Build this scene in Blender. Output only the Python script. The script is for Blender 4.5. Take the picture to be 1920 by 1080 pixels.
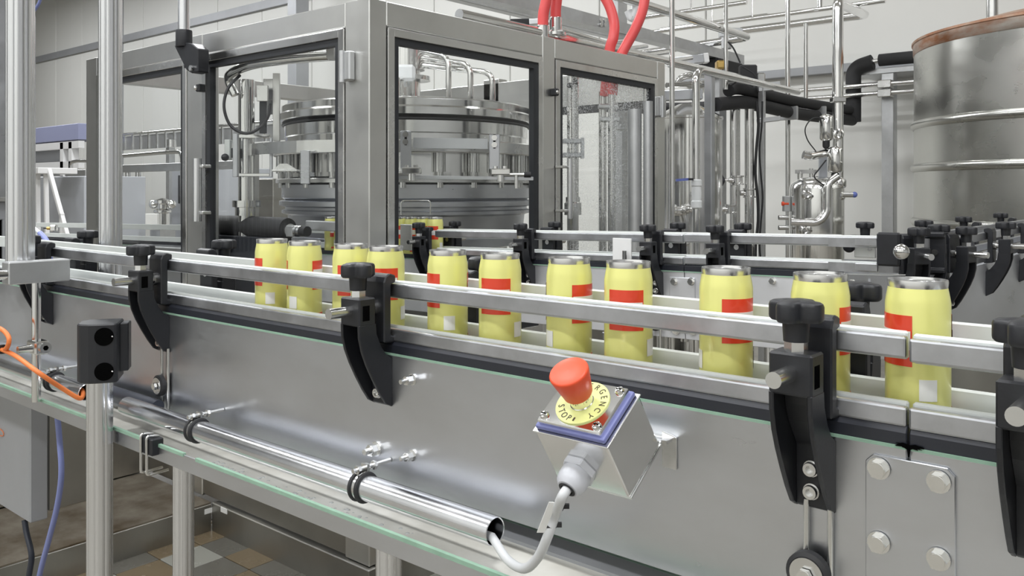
import bpy, bmesh, math, random
from mathutils import Vector, Matrix

for o in list(bpy.data.objects):
    bpy.data.objects.remove(o, do_unlink=True)
random.seed(7)
scene = bpy.context.scene
COL = scene.collection

# ------------------------------------------------------------------ camera
# world: X runs along the conveyors (towards the viewer = +), Y across the hall, Z up, metres
CAM_Z = 1.25                       # eye height above the floor
YAW = math.radians(40.2)
FPX = 1612.0                       # focal length in pixels of a 1920 px wide frame
HOR = 357.0                        # pixel row of the horizon
cam = bpy.data.cameras.new('camera')
cam.sensor_width = 36.0
cam.lens = FPX / 1920.0 * 36.0
cam.shift_y = -(540.0 - HOR) / 1920.0
cam.clip_start = 0.02
cam.clip_end = 200
camo = bpy.data.objects.new('camera', cam)
camo.location = (0, 0, CAM_Z)
camo.rotation_euler = (math.radians(90), 0, YAW)
COL.objects.link(camo)
scene.camera = camo

# ------------------------------------------------------------------ world + lamps
world = bpy.data.worlds.new('world'); scene.world = world
world.use_nodes = True
wb = world.node_tree.nodes['Background']
wb.inputs['Color'].default_value = (0.95, 0.97, 1.0, 1)
wb.inputs['Strength'].default_value = 0.25

def area(name, loc, sx, sy, power, col=(0.97, 0.985, 1.0)):
    l = bpy.data.lights.new(name, 'AREA'); l.shape = 'RECTANGLE'
    l.size = sx; l.size_y = sy; l.energy = power; l.color = col
    o = bpy.data.objects.new(name, l); o.location = loc
    COL.objects.link(o)
    return o
# rows of ceiling luminaires of the hall (they hang at 5.0 m, facing down)
for yy, xs in ((-3.2, (-6.0, -2.8, 0.4, 3.6)), (0.2, (-6.0, -2.8, 0.4, 3.6)), (4.3, (-16.5, -13.0, -9.5, -6.0, -2.8, 0.4))):
    for xx in xs:
        area('ceiling_lamp', (xx, yy, 5.0), 1.6, 0.5, 72 if yy < 4 else (30 if xx > -5 else 95))

scene.view_settings.view_transform = 'Standard'
scene.view_settings.look = 'None'
scene.view_settings.exposure = 0.28
scene.view_settings.gamma = 1.0
scene.view_settings.use_curve_mapping = False

# ------------------------------------------------------------------ helpers
FW = Vector((-math.sin(YAW), math.cos(YAW), 0)); RT = Vector((math.cos(YAW), math.sin(YAW), 0)); UP = Vector((0, 0, 1))
CAMP = Vector((0, 0, CAM_Z))
def at(px, py, Y=None, X=None, Z=None, d=None):
    """world point seen at a pixel of the photograph, on a given plane of the hall"""
    r = FW + RT * ((px - 960.0) / FPX) + UP * ((HOR - py) / FPX)
    if Y is not None: t = Y / r.y
    elif X is not None: t = X / r.x
    elif Z is not None: t = (Z - CAM_Z) / r.z
    else: t = d
    return CAMP + r * t
def V(*a): return Vector(a)
EX, EY, EZ = V(1, 0, 0), V(0, 1, 0), V(0, 0, 1)

def frame_of(axis):
    a = axis.normalized()
    h = EZ if abs(a.z) < 0.9 else EX
    u = a.cross(h).normalized()
    return a, u, a.cross(u).normalized()

def fillet(pts, r, n=6):
    """round the corners of a polyline"""
    pts = [Vector(p) for p in pts]; out = [pts[0]]
    for i in range(1, len(pts) - 1):
        p = pts[i]; a = pts[i - 1] - p; b = pts[i + 1] - p
        k = min(r, a.length * 0.49, b.length * 0.49)
        s = p + a.normalized() * k; e = p + b.normalized() * k
        for j in range(n + 1):
            t = j / n
            out.append(s * (1 - t) ** 2 + p * 2 * t * (1 - t) + e * t * t)
    out.append(pts[-1]); return out
def spline(pts, n=8):
    pts = [Vector(p) for p in pts]; P = [pts[0] * 2 - pts[1]] + pts + [pts[-1] * 2 - pts[-2]]; out = []
    for i in range(1, len(P) - 2):
        a, b, c, d = P[i - 1], P[i], P[i + 1], P[i + 2]
        for j in range(n):
            t = j / n
            out.append(0.5 * ((2 * b) + (c - a) * t + (2 * a - 5 * b + 4 * c - d) * t * t + (3 * b - a - 3 * c + d) * t ** 3))
    out.append(pts[-1]); return out

ORIG = {}
class MB:
    def __init__(s): s.v = []; s.f = []; s.sm = []
    def add(s, vs, fs, smooth=False):
        o = len(s.v); s.v += [Vector(v) for v in vs]
        for f in fs: s.f.append([i + o for i in f]); s.sm.append(smooth)
        return s
    def box(s, lo, hi):
        x0, x1 = sorted((lo[0], hi[0])); y0, y1 = sorted((lo[1], hi[1])); z0, z1 = sorted((lo[2], hi[2]))
        return s.add([(x0,y0,z0),(x1,y0,z0),(x1,y1,z0),(x0,y1,z0),(x0,y0,z1),(x1,y0,z1),(x1,y1,z1),(x0,y1,z1)],
                     [(0,3,2,1),(4,5,6,7),(0,1,5,4),(1,2,6,5),(2,3,7,6),(3,0,4,7)])
    def obox(s, c, sz, ax=(EX, EY, EZ)):
        c = Vector(c); x, y, z = [Vector(a).normalized() * (k / 2) for a, k in zip(ax, sz)]
        vs = [c + x * i + y * j + z * k for k in (-1, 1) for (i, j) in ((-1,-1),(1,-1),(1,1),(-1,1))]
        return s.add(vs, [(0,3,2,1),(4,5,6,7),(0,1,5,4),(1,2,6,5),(2,3,7,6),(3,0,4,7)])
    def bar(s, a, b, w, h, up=EZ):
        a = Vector(a); b = Vector(b); d = (b - a); L = d.length; d.normalize()
        sd = d.cross(up)
        if sd.length < 1e-4: sd = d.cross(EX)
        sd.normalize(); u = sd.cross(d)
        return s.obox((a + b) / 2, (L, w, h), (d, sd, u))
    def cyl(s, a, b, r, r2=None, n=20, caps=True):
        a = Vector(a); b = Vector(b); r2 = r if r2 is None else r2
        d, u, w = frame_of(b - a)
        cs = [(u * math.cos(2*math.pi*i/n) + w * math.sin(2*math.pi*i/n)) for i in range(n)]
        s.add([a + c * r for c in cs] + [b + c * r2 for c in cs],
              [(i, (i+1) % n, n + (i+1) % n, n + i) for i in range(n)], n > 8)
        if caps:
            o = len(s.v) - 2 * n
            s.f.append([o + i for i in range(n)][::-1]); s.sm.append(False)
            s.f.append([o + n + i for i in range(n)]); s.sm.append(False)
        return s
    def tube(s, pts, r, n=10, closed=False):
        pts = [Vector(p) for p in pts]; N = len(pts); rs = r if isinstance(r, (list, tuple)) else [r] * N
        tg = []
        for i in range(N):
            if closed: t = pts[(i+1) % N] - pts[i-1]
            else: t = pts[min(i+1, N-1)] - pts[max(i-1, 0)]
            tg.append(t.normalized())
        d, u, w = frame_of(tg[0]); vs = []; pu = u
        for i in range(N):
            pu = (pu - tg[i] * pu.dot(tg[i])).normalized(); w = tg[i].cross(pu)
            vs += [pts[i] + (pu * math.cos(2*math.pi*k/n) + w * math.sin(2*math.pi*k/n)) * rs[i] for k in range(n)]
        fs = []
        for i in range(N if closed else N - 1):
            j = (i + 1) % N
            fs += [(i*n+k, i*n+(k+1) % n, j*n+(k+1) % n, j*n+k) for k in range(n)]
        s.add(vs, fs, True)
        if not closed:
            o = len(s.v) - N * n
            s.f.append([o + k for k in range(n)][::-1]); s.sm.append(False)
            s.f.append([o + (N-1)*n + k for k in range(n)]); s.sm.append(False)
        return s
    def lathe(s, prof, o, axis=EZ, n=32, a0=0.0, a1=None):
        o = Vector(o); d, u, w = frame_of(Vector(axis))
        full = a1 is None; a1 = a0 + 2 * math.pi if full else a1
        m = n if full else n + 1; vs = []
        for k in range(m):
            a = a0 + (a1 - a0) * k / n; c = u * math.cos(a) + w * math.sin(a)
            vs += [o + c * r + d * h for (r, h) in prof]
        P = len(prof); fs = []
        for k in range(n):
            j = (k + 1) % m
            for i in range(P - 1): fs.append((k*P+i, j*P+i, j*P+i+1, k*P+i+1))
        return s.add(vs, fs, True)
    def prism(s, poly, o, au, av, t, holes=None):
        """polygon (u,v) extruded by t along au x av"""
        o = Vector(o); au = Vector(au); av = Vector(av); w = au.cross(av).normalized() * t
        n = len(poly); a = [o + au * p[0] + av * p[1] for p in poly]
        return s.add(a + [p + w for p in a], [list(range(n))[::-1], list(range(n, 2*n))] + [(i, (i+1) % n, n + (i+1) % n, n + i) for i in range(n)])
    def sphere(s, c, r, n=14, m=8, sq=1.0):
        prof = [(max(1e-5, r * math.sin(math.pi * i / m)), -r * sq * math.cos(math.pi * i / m)) for i in range(m + 1)]
        return s.lathe(prof, c, EZ, n)
    def build(s, name, mat, parent=None, bevel=0.0, label=None, seg=1, kind=None):
        org = ORIG.get(parent.name, V(0,0,0)) if parent is not None else V(0,0,0)
        me = bpy.data.meshes.new(name)
        me.from_pydata([v - org for v in s.v], [], s.f)
        for p, q in zip(me.polygons, s.sm): p.use_smooth = q
        bm = bmesh.new(); bm.from_mesh(me)
        bmesh.ops.remove_doubles(bm, verts=bm.verts, dist=1e-6)
        bmesh.ops.recalc_face_normals(bm, faces=bm.faces)
        if bevel > 0:
            ed = [e for e in bm.edges if len(e.link_faces) == 2 and e.calc_face_angle(0) > 0.6]
            bmesh.ops.bevel(bm, geom=ed, offset=bevel, segments=seg, affect='EDGES', profile=0.5, clamp_overlap=True)
        bm.to_mesh(me); bm.free()
        if any(s.sm): me.set_sharp_from_angle(angle=math.radians(38))
        me.materials.append(mat)
        o = bpy.data.objects.new(name, me); COL.objects.link(o)
        if parent is not None: o.parent = parent; ORIG[o.name] = org
        if label: o['label'] = label
        if kind: o['kind'] = kind
        return o
    def thing(s, name, mat, label, cat, group=None, bevel=0.0, seg=1):
        """single-mesh top-level thing; its origin is put at the base of the mesh"""
        b = base_of(s.v)
        s.v = [v - b for v in s.v]
        o = s.build(name, mat, None, bevel, label, seg); o.location = b
        ORIG[o.name] = b
        o['category'] = cat
        if group: o['group'] = group
        return o
def base_of(vs):
    return V((min(v.x for v in vs) + max(v.x for v in vs)) / 2, (min(v.y for v in vs) + max(v.y for v in vs)) / 2, min(v.z for v in vs))

def T(name, label, cat, loc=(0, 0, 0), group=None):
    o = bpy.data.objects.new(name, None); o.empty_display_size = 0.05
    o.location = loc; COL.objects.link(o); ORIG[o.name] = Vector(loc)
    o['label'] = label; o['category'] = cat
    if group: o['group'] = group
    return o
def S(o):
    o['kind'] = 'structure'; return o
def copy_tree(o, parent=None):
    c = o.copy(); COL.objects.link(c); c.parent = parent
    for ch in list(o.children): copy_tree(ch, c)
    return c
def place(root, loc, rz=0.0, ry=0.0, label=None, group=None, copy=True):
    c = copy_tree(root) if copy else root
    c.location = loc; c.rotation_euler = (0, ry, rz)
    if label: c['label'] = label
    if group: c['group'] = group
    return c

# ------------------------------------------------------------------ materials
def mk(name, col, metal=0.0, rough=0.5, var=0.0, vscale=6.0, stretch=(1, 1, 1), rvar=0.0, bump=0.0, bscale=80.0,
       spec=0.5, emit=None, col2=None, coat=0.0, aniso=0.0):
    m = bpy.data.materials.new(name); m.use_nodes = True
    nt = m.node_tree; b = nt.nodes['Principled BSDF']
    b.inputs['Base Color'].default_value = (*col, 1); b.inputs['Metallic'].default_value = metal
    b.inputs['Roughness'].default_value = rough; b.inputs['Specular IOR Level'].default_value = spec
    if coat: b.inputs['Coat Weight'].default_value = coat; b.inputs['Coat Roughness'].default_value = 0.08
    if aniso:
        b.inputs['Anisotropic'].default_value = aniso
        tg = nt.nodes.new('ShaderNodeTangent'); tg.direction_type = 'RADIAL'; tg.axis = 'Z'
        nt.links.new(tg.outputs[0], b.inputs['Tangent'])
    if var or rvar or bump:
        tc = nt.nodes.new('ShaderNodeTexCoord'); mp = nt.nodes.new('ShaderNodeMapping')
        mp.inputs['Scale'].default_value = stretch
        nt.links.new(tc.outputs['Object'], mp.inputs['Vector'])
        nz = nt.nodes.new('ShaderNodeTexNoise'); nz.inputs['Scale'].default_value = vscale
        nz.inputs['Detail'].default_value = 5; nz.inputs['Roughness'].default_value = 0.6
        nt.links.new(mp.outputs[0], nz.inputs['Vector'])
        if var:
            rp = nt.nodes.new('ShaderNodeValToRGB')
            rp.color_ramp.elements[0].position = 0.32; rp.color_ramp.elements[1].position = 0.68
            c2 = col2 or tuple(max(0, c * (1 - var)) for c in col)
            rp.color_ramp.elements[0].color = (*c2, 1); rp.color_ramp.elements[1].color = (*col, 1)
            nt.links.new(nz.outputs['Fac'], rp.inputs[0]); nt.links.new(rp.outputs[0], b.inputs['Base Color'])
        if rvar:
            mr = nt.nodes.new('ShaderNodeMapRange')
            mr.inputs['From Min'].default_value = 0.3; mr.inputs['From Max'].default_value = 0.7
            mr.inputs['To Min'].default_value = max(0.02, rough - rvar); mr.inputs['To Max'].default_value = rough + rvar
            nt.links.new(nz.outputs['Fac'], mr.inputs[0]); nt.links.new(mr.outputs[0], b.inputs['Roughness'])
        if bump:
            n2 = nt.nodes.new('ShaderNodeTexNoise'); n2.inputs['Scale'].default_value = bscale; n2.inputs['Detail'].default_value = 3
            nt.links.new(mp.outputs[0], n2.inputs['Vector'])
            bp = nt.nodes.new('ShaderNodeBump'); bp.inputs['Strength'].default_value = bump; bp.inputs['Distance'].default_value = 0.002
            nt.links.new(n2.outputs['Fac'], bp.inputs['Height']); nt.links.new(bp.outputs[0], b.inputs['Normal'])
    if emit: b.inputs['Emission Color'].default_value = (*emit[:3], 1); b.inputs['Emission Strength'].default_value = emit[3]
    return m
def glass(name, tint=(0.985, 0.99, 0.987), refl=1.0, haze=0.0):
    m = bpy.data.materials.new(name); m.use_nodes = True; nt = m.node_tree
    for n in list(nt.nodes):
        if n.type == 'BSDF_PRINCIPLED': nt.nodes.remove(n)
    out = [n for n in nt.nodes if n.type == 'OUTPUT_MATERIAL'][0]
    tr = nt.nodes.new('ShaderNodeBsdfTransparent'); tr.inputs[0].default_value = (*tint, 1)
    gl = nt.nodes.new('ShaderNodeBsdfGlossy'); gl.inputs['Roughness'].default_value = 0.02
    lw = nt.nodes.new('ShaderNodeLayerWeight'); fr = nt.nodes.new('ShaderNodeMath'); fr.operation = 'POWER'; fr.inputs[1].default_value = 4.0
    nt.links.new(lw.outputs['Facing'], fr.inputs[0])
    mu = nt.nodes.new('ShaderNodeMath'); mu.operation = 'MULTIPLY_ADD'; mu.inputs[1].default_value = 0.5 * refl; mu.inputs[2].default_value = 0.025 * refl
    mx = nt.nodes.new('ShaderNodeMixShader')
    nt.links.new(fr.outputs[0], mu.inputs[0]); nt.links.new(mu.outputs[0], mx.inputs[0])
    nt.links.new(tr.outputs[0], mx.inputs[1]); nt.links.new(gl.outputs[0], mx.inputs[2])
    last = mx
    if haze:
        df = nt.nodes.new('ShaderNodeBsdfDiffuse'); df.inputs[0].default_value = (0.9, 0.92, 0.93, 1)
        tc = nt.nodes.new('ShaderNodeTexCoord'); nz = nt.nodes.new('ShaderNodeTexNoise')
        nz.inputs['Scale'].default_value = 180; nz.inputs['Detail'].default_value = 2
        n3 = nt.nodes.new('ShaderNodeTexNoise'); n3.inputs['Scale'].default_value = 5
        nt.links.new(tc.outputs['Object'], nz.inputs['Vector']); nt.links.new(tc.outputs['Object'], n3.inputs['Vector'])
        m1 = nt.nodes.new('ShaderNodeMapRange'); m1.inputs['From Min'].default_value = 0.52; m1.inputs['From Max'].default_value = 0.66; m1.inputs['To Max'].default_value = 1
        m2 = nt.nodes.new('ShaderNodeMapRange'); m2.inputs['From Min'].default_value = 0.35; m2.inputs['From Max'].default_value = 0.65; m2.inputs['To Max'].default_value = haze
        nt.links.new(nz.outputs['Fac'], m1.inputs[0]); nt.links.new(n3.outputs['Fac'], m2.inputs[0])
        mm = nt.nodes.new('ShaderNodeMath'); mm.operation = 'MULTIPLY'
        nt.links.new(m1.outputs[0], mm.inputs[0]); nt.links.new(m2.outputs[0], mm.inputs[1])
        m4 = nt.nodes.new('ShaderNodeMixShader'); nt.links.new(mm.outputs[0], m4.inputs[0])
        nt.links.new(mx.outputs[0], m4.inputs[1]); nt.links.new(df.outputs[0], m4.inputs[2]); last = m4
    nt.links.new(last.outputs[0], out.inputs['Surface'])
    return m

M = dict(
    steel=mk('steel', (0.74, 0.74, 0.73), 1, 0.24, var=0.10, vscale=9, rvar=0.07),
    polished=mk('polished_steel', (0.84, 0.84, 0.83), 1, 0.13, var=0.08, vscale=7, rvar=0.05),
    panel=mk('panel_steel', (0.66, 0.675, 0.71), 1, 0.34, var=0.14, vscale=3.0, stretch=(1, 1, 2.2), rvar=0.10, bump=0.05, bscale=60, aniso=0.65),
    shell=mk('enclosure_steel', (0.74, 0.74, 0.72), 1, 0.36, var=0.10, vscale=4, rvar=0.06, bump=0.03, bscale=120),
    panelb=mk('panel_steel_matt_lit', (0.78, 0.79, 0.82), 0.85, 0.50, var=0.10, vscale=3.0, rvar=0.08),  # same steel as panel, paler and rougher so the second conveyor looks lit
    pipe=mk('pipe_steel', (0.78, 0.79, 0.82), 1, 0.2, var=0.12, vscale=8, rvar=0.06),
    drop=mk('water_drop', (0.55, 0.56, 0.55), 0, 0.05),
    rail=mk('rail_aluminium', (0.56, 0.57, 0.60), 1, 0.36, var=0.25, vscale=16, rvar=0.08, bump=0.06, bscale=90),
    alu=mk('aluminium_tube', (0.80, 0.81, 0.83), 1, 0.22, var=0.06, vscale=4, stretch=(8, 8, 0.4), rvar=0.06),
    galv=mk('galvanised', (0.62, 0.63, 0.64), 0.9, 0.42, var=0.12, vscale=14),
    basesteel=mk('base_steel', (0.44, 0.43, 0.40), 1, 0.38, var=0.25, vscale=3, rvar=0.08),
    dirty=mk('dirty_steel', (0.42, 0.38, 0.32), 0.8, 0.4, var=0.6, vscale=6, col2=(0.14, 0.10, 0.06)),
    tank=mk('tank_steel', (0.56, 0.56, 0.53), 1, 0.30, var=0.10, vscale=1.6, stretch=(1, 1, 1.6), rvar=0.08, bump=0.3, bscale=3.5),
    rust=mk('rusty_rim', (0.55, 0.42, 0.33), 0.6, 0.5, var=0.5, vscale=9, col2=(0.42, 0.17, 0.08)),
    rustband=mk('patchy_rust', (0.58, 0.55, 0.50), 0.85, 0.36, var=0.5, vscale=5, stretch=(1, 1, 3), col2=(0.40, 0.17, 0.08)),
    black=mk('black_plastic', (0.016, 0.017, 0.021), 0, 0.42, var=0.3, vscale=20, bump=0.05, bscale=400),
    rubber=mk('black_rubber', (0.02, 0.02, 0.022), 0, 0.6),
    foam=mk('black_foam', (0.028, 0.028, 0.030), 0, 0.72, bump=0.25, bscale=60),
    strip=mk('black_wear_strip', (0.018, 0.02, 0.028), 0, 0.38),
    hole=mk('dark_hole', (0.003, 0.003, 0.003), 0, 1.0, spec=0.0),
    white=mk('white_plastic', (0.70, 0.73, 0.71), 0, 0.38, var=0.06, vscale=6),
    whitep=mk('white_paint', (0.80, 0.80, 0.80), 0, 0.4),
    green=mk('green_seal', (0.30, 0.47, 0.36), 0, 0.5, var=0.2, vscale=30),
    tray=mk('tray_coating', (0.86, 0.85, 0.80), 0, 0.2, var=0.4, vscale=5, col2=(0.58, 0.56, 0.50), bump=0.10, bscale=30),
    gasket=mk('window_gasket', (0.022, 0.024, 0.028), 0, 0.5),
    yellow=mk('can_yellow', (0.80, 0.79, 0.27), 0.15, 0.28, coat=0.3),
    canred=mk('can_red', (0.72, 0.055, 0.02), 0.1, 0.32, coat=0.4),
    canwhite=mk('can_white', (0.80, 0.80, 0.78), 0.1, 0.3, coat=0.4),
    lid=mk('can_lid', (0.82, 0.82, 0.82), 1, 0.22),
    estop=mk('stop_red', (0.78, 0.085, 0.028), 0, 0.42),
    disc=mk('disc_yellow', (0.72, 0.76, 0.30), 0, 0.45),
    ink=mk('lettering_ink', (0.05, 0.035, 0.02), 0, 0.6),
    blue=mk('blue_gasket', (0.19, 0.21, 0.46), 0, 0.5, var=0.15, vscale=40),
    bluehose=mk('blue_hose', (0.24, 0.28, 0.58), 0, 0.42),
    darkhose=mk('dark_hose', (0.03, 0.035, 0.05), 0, 0.45),
    gland=mk('grey_nylon', (0.56, 0.57, 0.61), 0, 0.35),
    cable=mk('grey_cable', (0.60, 0.61, 0.62), 0, 0.42),
    orange=mk('orange_cable', (0.85, 0.23, 0.06), 0, 0.45),
    redhose=mk('red_hose', (0.72, 0.085, 0.085), 0, 0.42, bump=0.1, bscale=200),
    sticker=mk('orange_sticker', (0.90, 0.13, 0.03), 0, 0.5),
    label=mk('white_label', (0.82, 0.82, 0.80), 0, 0.5),
    bluebox=mk('blue_box', (0.30, 0.32, 0.48), 0, 0.5, bump=0.1, bscale=70),
    greybox=mk('grey_cabinet', (0.50, 0.52, 0.56), 0.1, 0.42),
    greypaint=mk('grey_paint', (0.42, 0.43, 0.45), 0.3, 0.42, var=0.12, vscale=3),
    plates=mk('grey_plastic', (0.35, 0.36, 0.38), 0, 0.5),
    brass=mk('brass', (0.66, 0.45, 0.16), 1, 0.3),
    bluehandle=mk('blue_handle', (0.13, 0.17, 0.46), 0, 0.4),
    clear=mk('clear_plastic', (0.80, 0.82, 0.83), 0, 0.2),
    glass=glass('door_glass', refl=1.2),
    wetglass=glass('splashed_glass', refl=1.4, haze=0.75),
)
def wall_mat(name, col, scale=0.0):
    m = mk(name, col, 0, 0.5, var=0.05, vscale=0.6)
    if scale:
        nt = m.node_tree; b = nt.nodes['Principled BSDF']
        tc = nt.nodes.new('ShaderNodeTexCoord'); wv = nt.nodes.new('ShaderNodeTexWave')
        wv.wave_type = 'BANDS'; wv.bands_direction = 'X'; wv.inputs['Scale'].default_value = scale
        bp = nt.nodes.new('ShaderNodeBump'); bp.inputs['Strength'].default_value = 0.12; bp.inputs['Distance'].default_value = 0.004
        nt.links.new(tc.outputs['Object'], wv.inputs['Vector']); nt.links.new(wv.outputs['Fac'], bp.inputs['Height'])
        nt.links.new(bp.outputs[0], b.inputs['Normal'])
    return m
M['wall'] = wall_mat('wall_panel_paint', (0.80, 0.80, 0.77), 3.2)
M['wallgrey'] = wall_mat('wall_grey_paint', (0.50, 0.50, 0.50))
M['ceil'] = wall_mat('ceiling_paint', (0.80, 0.80, 0.79))
M['floor'] = mk('floor_grout', (0.30, 0.28, 0.24), 0, 0.4, var=0.4, vscale=5)
def tile_mat():
    m = mk('floor_tile', (0.30, 0.26, 0.20), 0, 0.22, rvar=0.1, vscale=14)
    nt = m.node_tree; b = nt.nodes['Principled BSDF']
    oi = nt.nodes.new('ShaderNodeObjectInfo'); rp = nt.nodes.new('ShaderNodeValToRGB')
    e = rp.color_ramp.elements
    e[0].color = (0.11, 0.105, 0.09, 1); e[1].color = (0.27, 0.27, 0.24, 1); e[1].position = 0.9
    k = rp.color_ramp.elements.new(0.45); k.color = (0.15, 0.115, 0.07, 1)
    rp.color_ramp.interpolation = 'CONSTANT'
    nt.links.new(oi.outputs['Random'], rp.inputs[0]); nt.links.new(rp.outputs[0], b.inputs['Base Color'])
    return m
M['tile'] = tile_mat()

# ================================================================== THE HALL
RX0, RX1, RY0, RY1, RH = -24.2, 7.0, -5.0, 7.3, 5.6
fl = S(MB().box((RX0, RY0, -0.1), (RX1, RY1, 0.0)).build('floor', M['floor']))
S(MB().box((RX0, RY0, RH), (RX1, RY1, RH + 0.1)).build('ceiling', M['ceil']))
S(MB().box((RX0 - 0.1, RY0, 0), (RX0, RY1, RH)).build('wall_left', M['wall']))
S(MB().box((RX1, RY0, 0), (RX1 + 0.1, RY1, RH)).build('wall_right', M['wallgrey']))
S(MB().box((RX0, RY0 - 0.1, 0), (RX1, RY0, RH)).build('wall_front', M['wall']))
dark_slab = S(MB().box((-16.4, RY0, 0.02), (-8.2, RY0 + 0.06, 4.6)).build('dark_reflection_slab', M['greypaint'], bevel=0.01))  # unseen dark slab added so the conveyor side reflects darker at its left
wback = S(MB().box((RX0, RY1 + 0.03, 0), (RX1, RY1 + 0.13, RH)).build('wall_back', M['ceil']))
# sandwich panels of the back wall, one object each
pm = MB().box((-0.593, -0.03, 0), (0.593, 0.0, RH - 0.01)).build('wall_panel', M['wall'], wback, bevel=0.006)
for i in range(26):
    o = pm if i == 0 else pm.copy()
    if i: COL.objects.link(o)
    o.location = (RX0 + 0.6 + 1.2 * i, RY1 + 0.03, 0.005)
# dark cover strip high on the wall and the wide grey cable duct lower on the right
z1 = at(67, 113, Y=RY1 - 0.02).z
S(MB().box((RX0, RY1 - 0.05, z1 - 0.06), (-4.2, RY1, z1 + 0.06)).build('trim_1', M['greypaint']))
za, zb_ = at(1420, 146, Y=RY1 - 0.05).z, at(1420, 135, Y=RY1 - 0.05).z
S(MB().box((-4.0, RY1 - 0.08, za - 0.02), (RX1, RY1, zb_)).build('trim_2', M['greypaint'], bevel=0.004))
xj = at(229, 60, Y=RY1).x
S(MB().box((xj - 0.05, RY1 - 0.02, 0), (xj + 0.05, RY1, RH)).build('trim_3', M['greypaint']))
# floor tiles where the floor shows
tm = MB().box((-0.0735, -0.0735, 0), (0.0735, 0.0735, 0.008)).build('tile', M['tile'], fl, bevel=0.002)
n = 0
for i in range(17):
    for j in range(17):
        x = -3.15 + 0.15 * i; y = 0.92 + 0.15 * j
        if n and False: pass
        o = tm if n == 0 else tm.copy()
        if n: COL.objects.link(o)
        o.location = (x, y, 0.0005 + 0.0015 * random.random()); n += 1

# ================================================================== FRONT CONVEYOR
ZP, ZB = CAM_Z - 0.211, CAM_Z - 0.378      # top / bottom edge of the steel side
YN, YF = 0.750, 0.844                      # outer faces of near and far side
XL, XR = -3.0, 0.62
XS = at(1703, 850, Y=YN).x                 # joint of the two conveyor sections
cv = T('conveyor', 'long stainless steel side-plate conveyor carrying yellow cans past the viewer', 'conveyor', (-1.2, 0.797, ZB))
def side_panel(x0, x1, y, s, name='side_panel'):
    # folded sheet: upright face with a lip turned in at the top
    m = MB()
    m.box((x0, y, ZB), (x1, y + 0.003 * s, ZP))
    m.box((x0, y + 0.003 * s, ZB), (x1, y + 0.02 * s, ZB + 0.003))
    return m.build(name, M['panel'], cv, bevel=0.0012)
side_panel(XL, XS - 0.0008, YN, 1); side_panel(XS + 0.0008, XR, YN, 1)
side_panel(XL, XR, YF, -1)
for (x0, x1) in ((XL, XS - 0.001), (XS + 0.001, XR)):
    MB().prism([(-0.001, 0), (0.0085, 0), (0.0085, 0.017), (0.003, 0.017), (-0.001, 0.011)], (x0, YN, ZP), EY, EZ, x1 - x0).build('wear_strip', M['strip'], cv, bevel=0.0008, label='black plastic wear strip')
    MB().box((x0, YN - 0.0022, ZP - 0.0022), (x1, YN + 0.001, ZP + 0.0006)).build('edge_seal', M['green'], cv, label='thin green edge seal')
MB().prism([(0, 0), (-0.0085, 0), (-0.0085, 0.017), (0, 0.014)], (XL, YF, ZP), EY, EZ, XR - XL).build('wear_strip', M['strip'], cv)
MB().box((XL, YN + 0.004, ZP - 0.02), (XR, YF - 0.004, ZP - 0.006)).build('belt_bed', M['galv'], cv)
sl = MB().box((-0.0185, YN + 0.009, ZP - 0.004), (0.0185, YF - 0.009, ZP + 0.004)).build('belt_slat', M['plates'], cv, bevel=0.0008)
for i in range(94):
    o = sl if i == 0 else sl.copy()
    if i: COL.objects.link(o)
    o.location = (XL + 0.02 + 0.038 * i, 0, 0)
ZBELT = ZP + 0.004
# joint plate with four hexagon bolts
x0, x1 = at(1625, 900, Y=YN).x, at(1793, 900, Y=YN).x
zt = at(1650, 852, Y=YN).z
pl = MB().prism([(x0 + 0.006, zt - 0.16), (x1 - 0.006, zt - 0.16), (x1, zt - 0.154), (x1, zt - 0.006), (x1 - 0.006, zt), (x0 + 0.006, zt), (x0, zt - 0.006), (x0, zt - 0.154)],
                (0, YN, 0), EX, EZ, 0.003).build('joint_plate', M['panel'], cv, bevel=0.0006)
def hexbolt(p, r, h, parent, mat='polished', name='bolt', axis=-EY, washer=True):
    m = MB(); p = Vector(p)
    if washer: m.cyl(p, p + axis * h * 0.18, r * 1.22, n=18)
    a, u, w = frame_of(axis)
    m.cyl(p + axis * h * 0.18, p + axis * h * 0.9, r, n=6)
    m.cyl(p + axis * h * 0.9, p + axis * h, r * 0.84, n=18)
    return m.build(name, M[mat], parent, bevel=0.0)
for (px, py) in ((1648, 878), (1760, 903), (1648, 1017), (1760, 1048)):
    hexbolt(at(px, py, Y=YN - 0.004), 0.0075, 0.008, pl)
for (px, py, r) in ((775, 711, 0.006), (775, 853, 0.006), (707, 841, 0.008)):
    p = at(px, py, Y=YN)
    b = hexbolt(p, r, 0.014, cv)
    MB().cyl(p, p - EY * 0.022, r * 0.5, n=12).build('stud', M['steel'], b)

g0_ = at(1704, 842, Y=YN - 0.0025)
rnd = random.Random(5); sm_ = []
for i in range(26):
    a = 2 * math.pi * i / 26; rr = rnd.uniform(0.55, 1.1)
    sm_.append((math.cos(a) * 0.013 * rr, 0.0020 + math.sin(a) * 0.0024 * rr))
MB().prism(sm_, g0_, EX, EZ, 0.0006).prism([(-0.0006, -0.0065), (0.0006, -0.0065), (0.0014, 0.0), (-0.0014, 0.0)], g0_, EX, EZ, 0.0006).build('grease_smear', M['hole'], cv, label='black grease smear at the panel joint')
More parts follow.
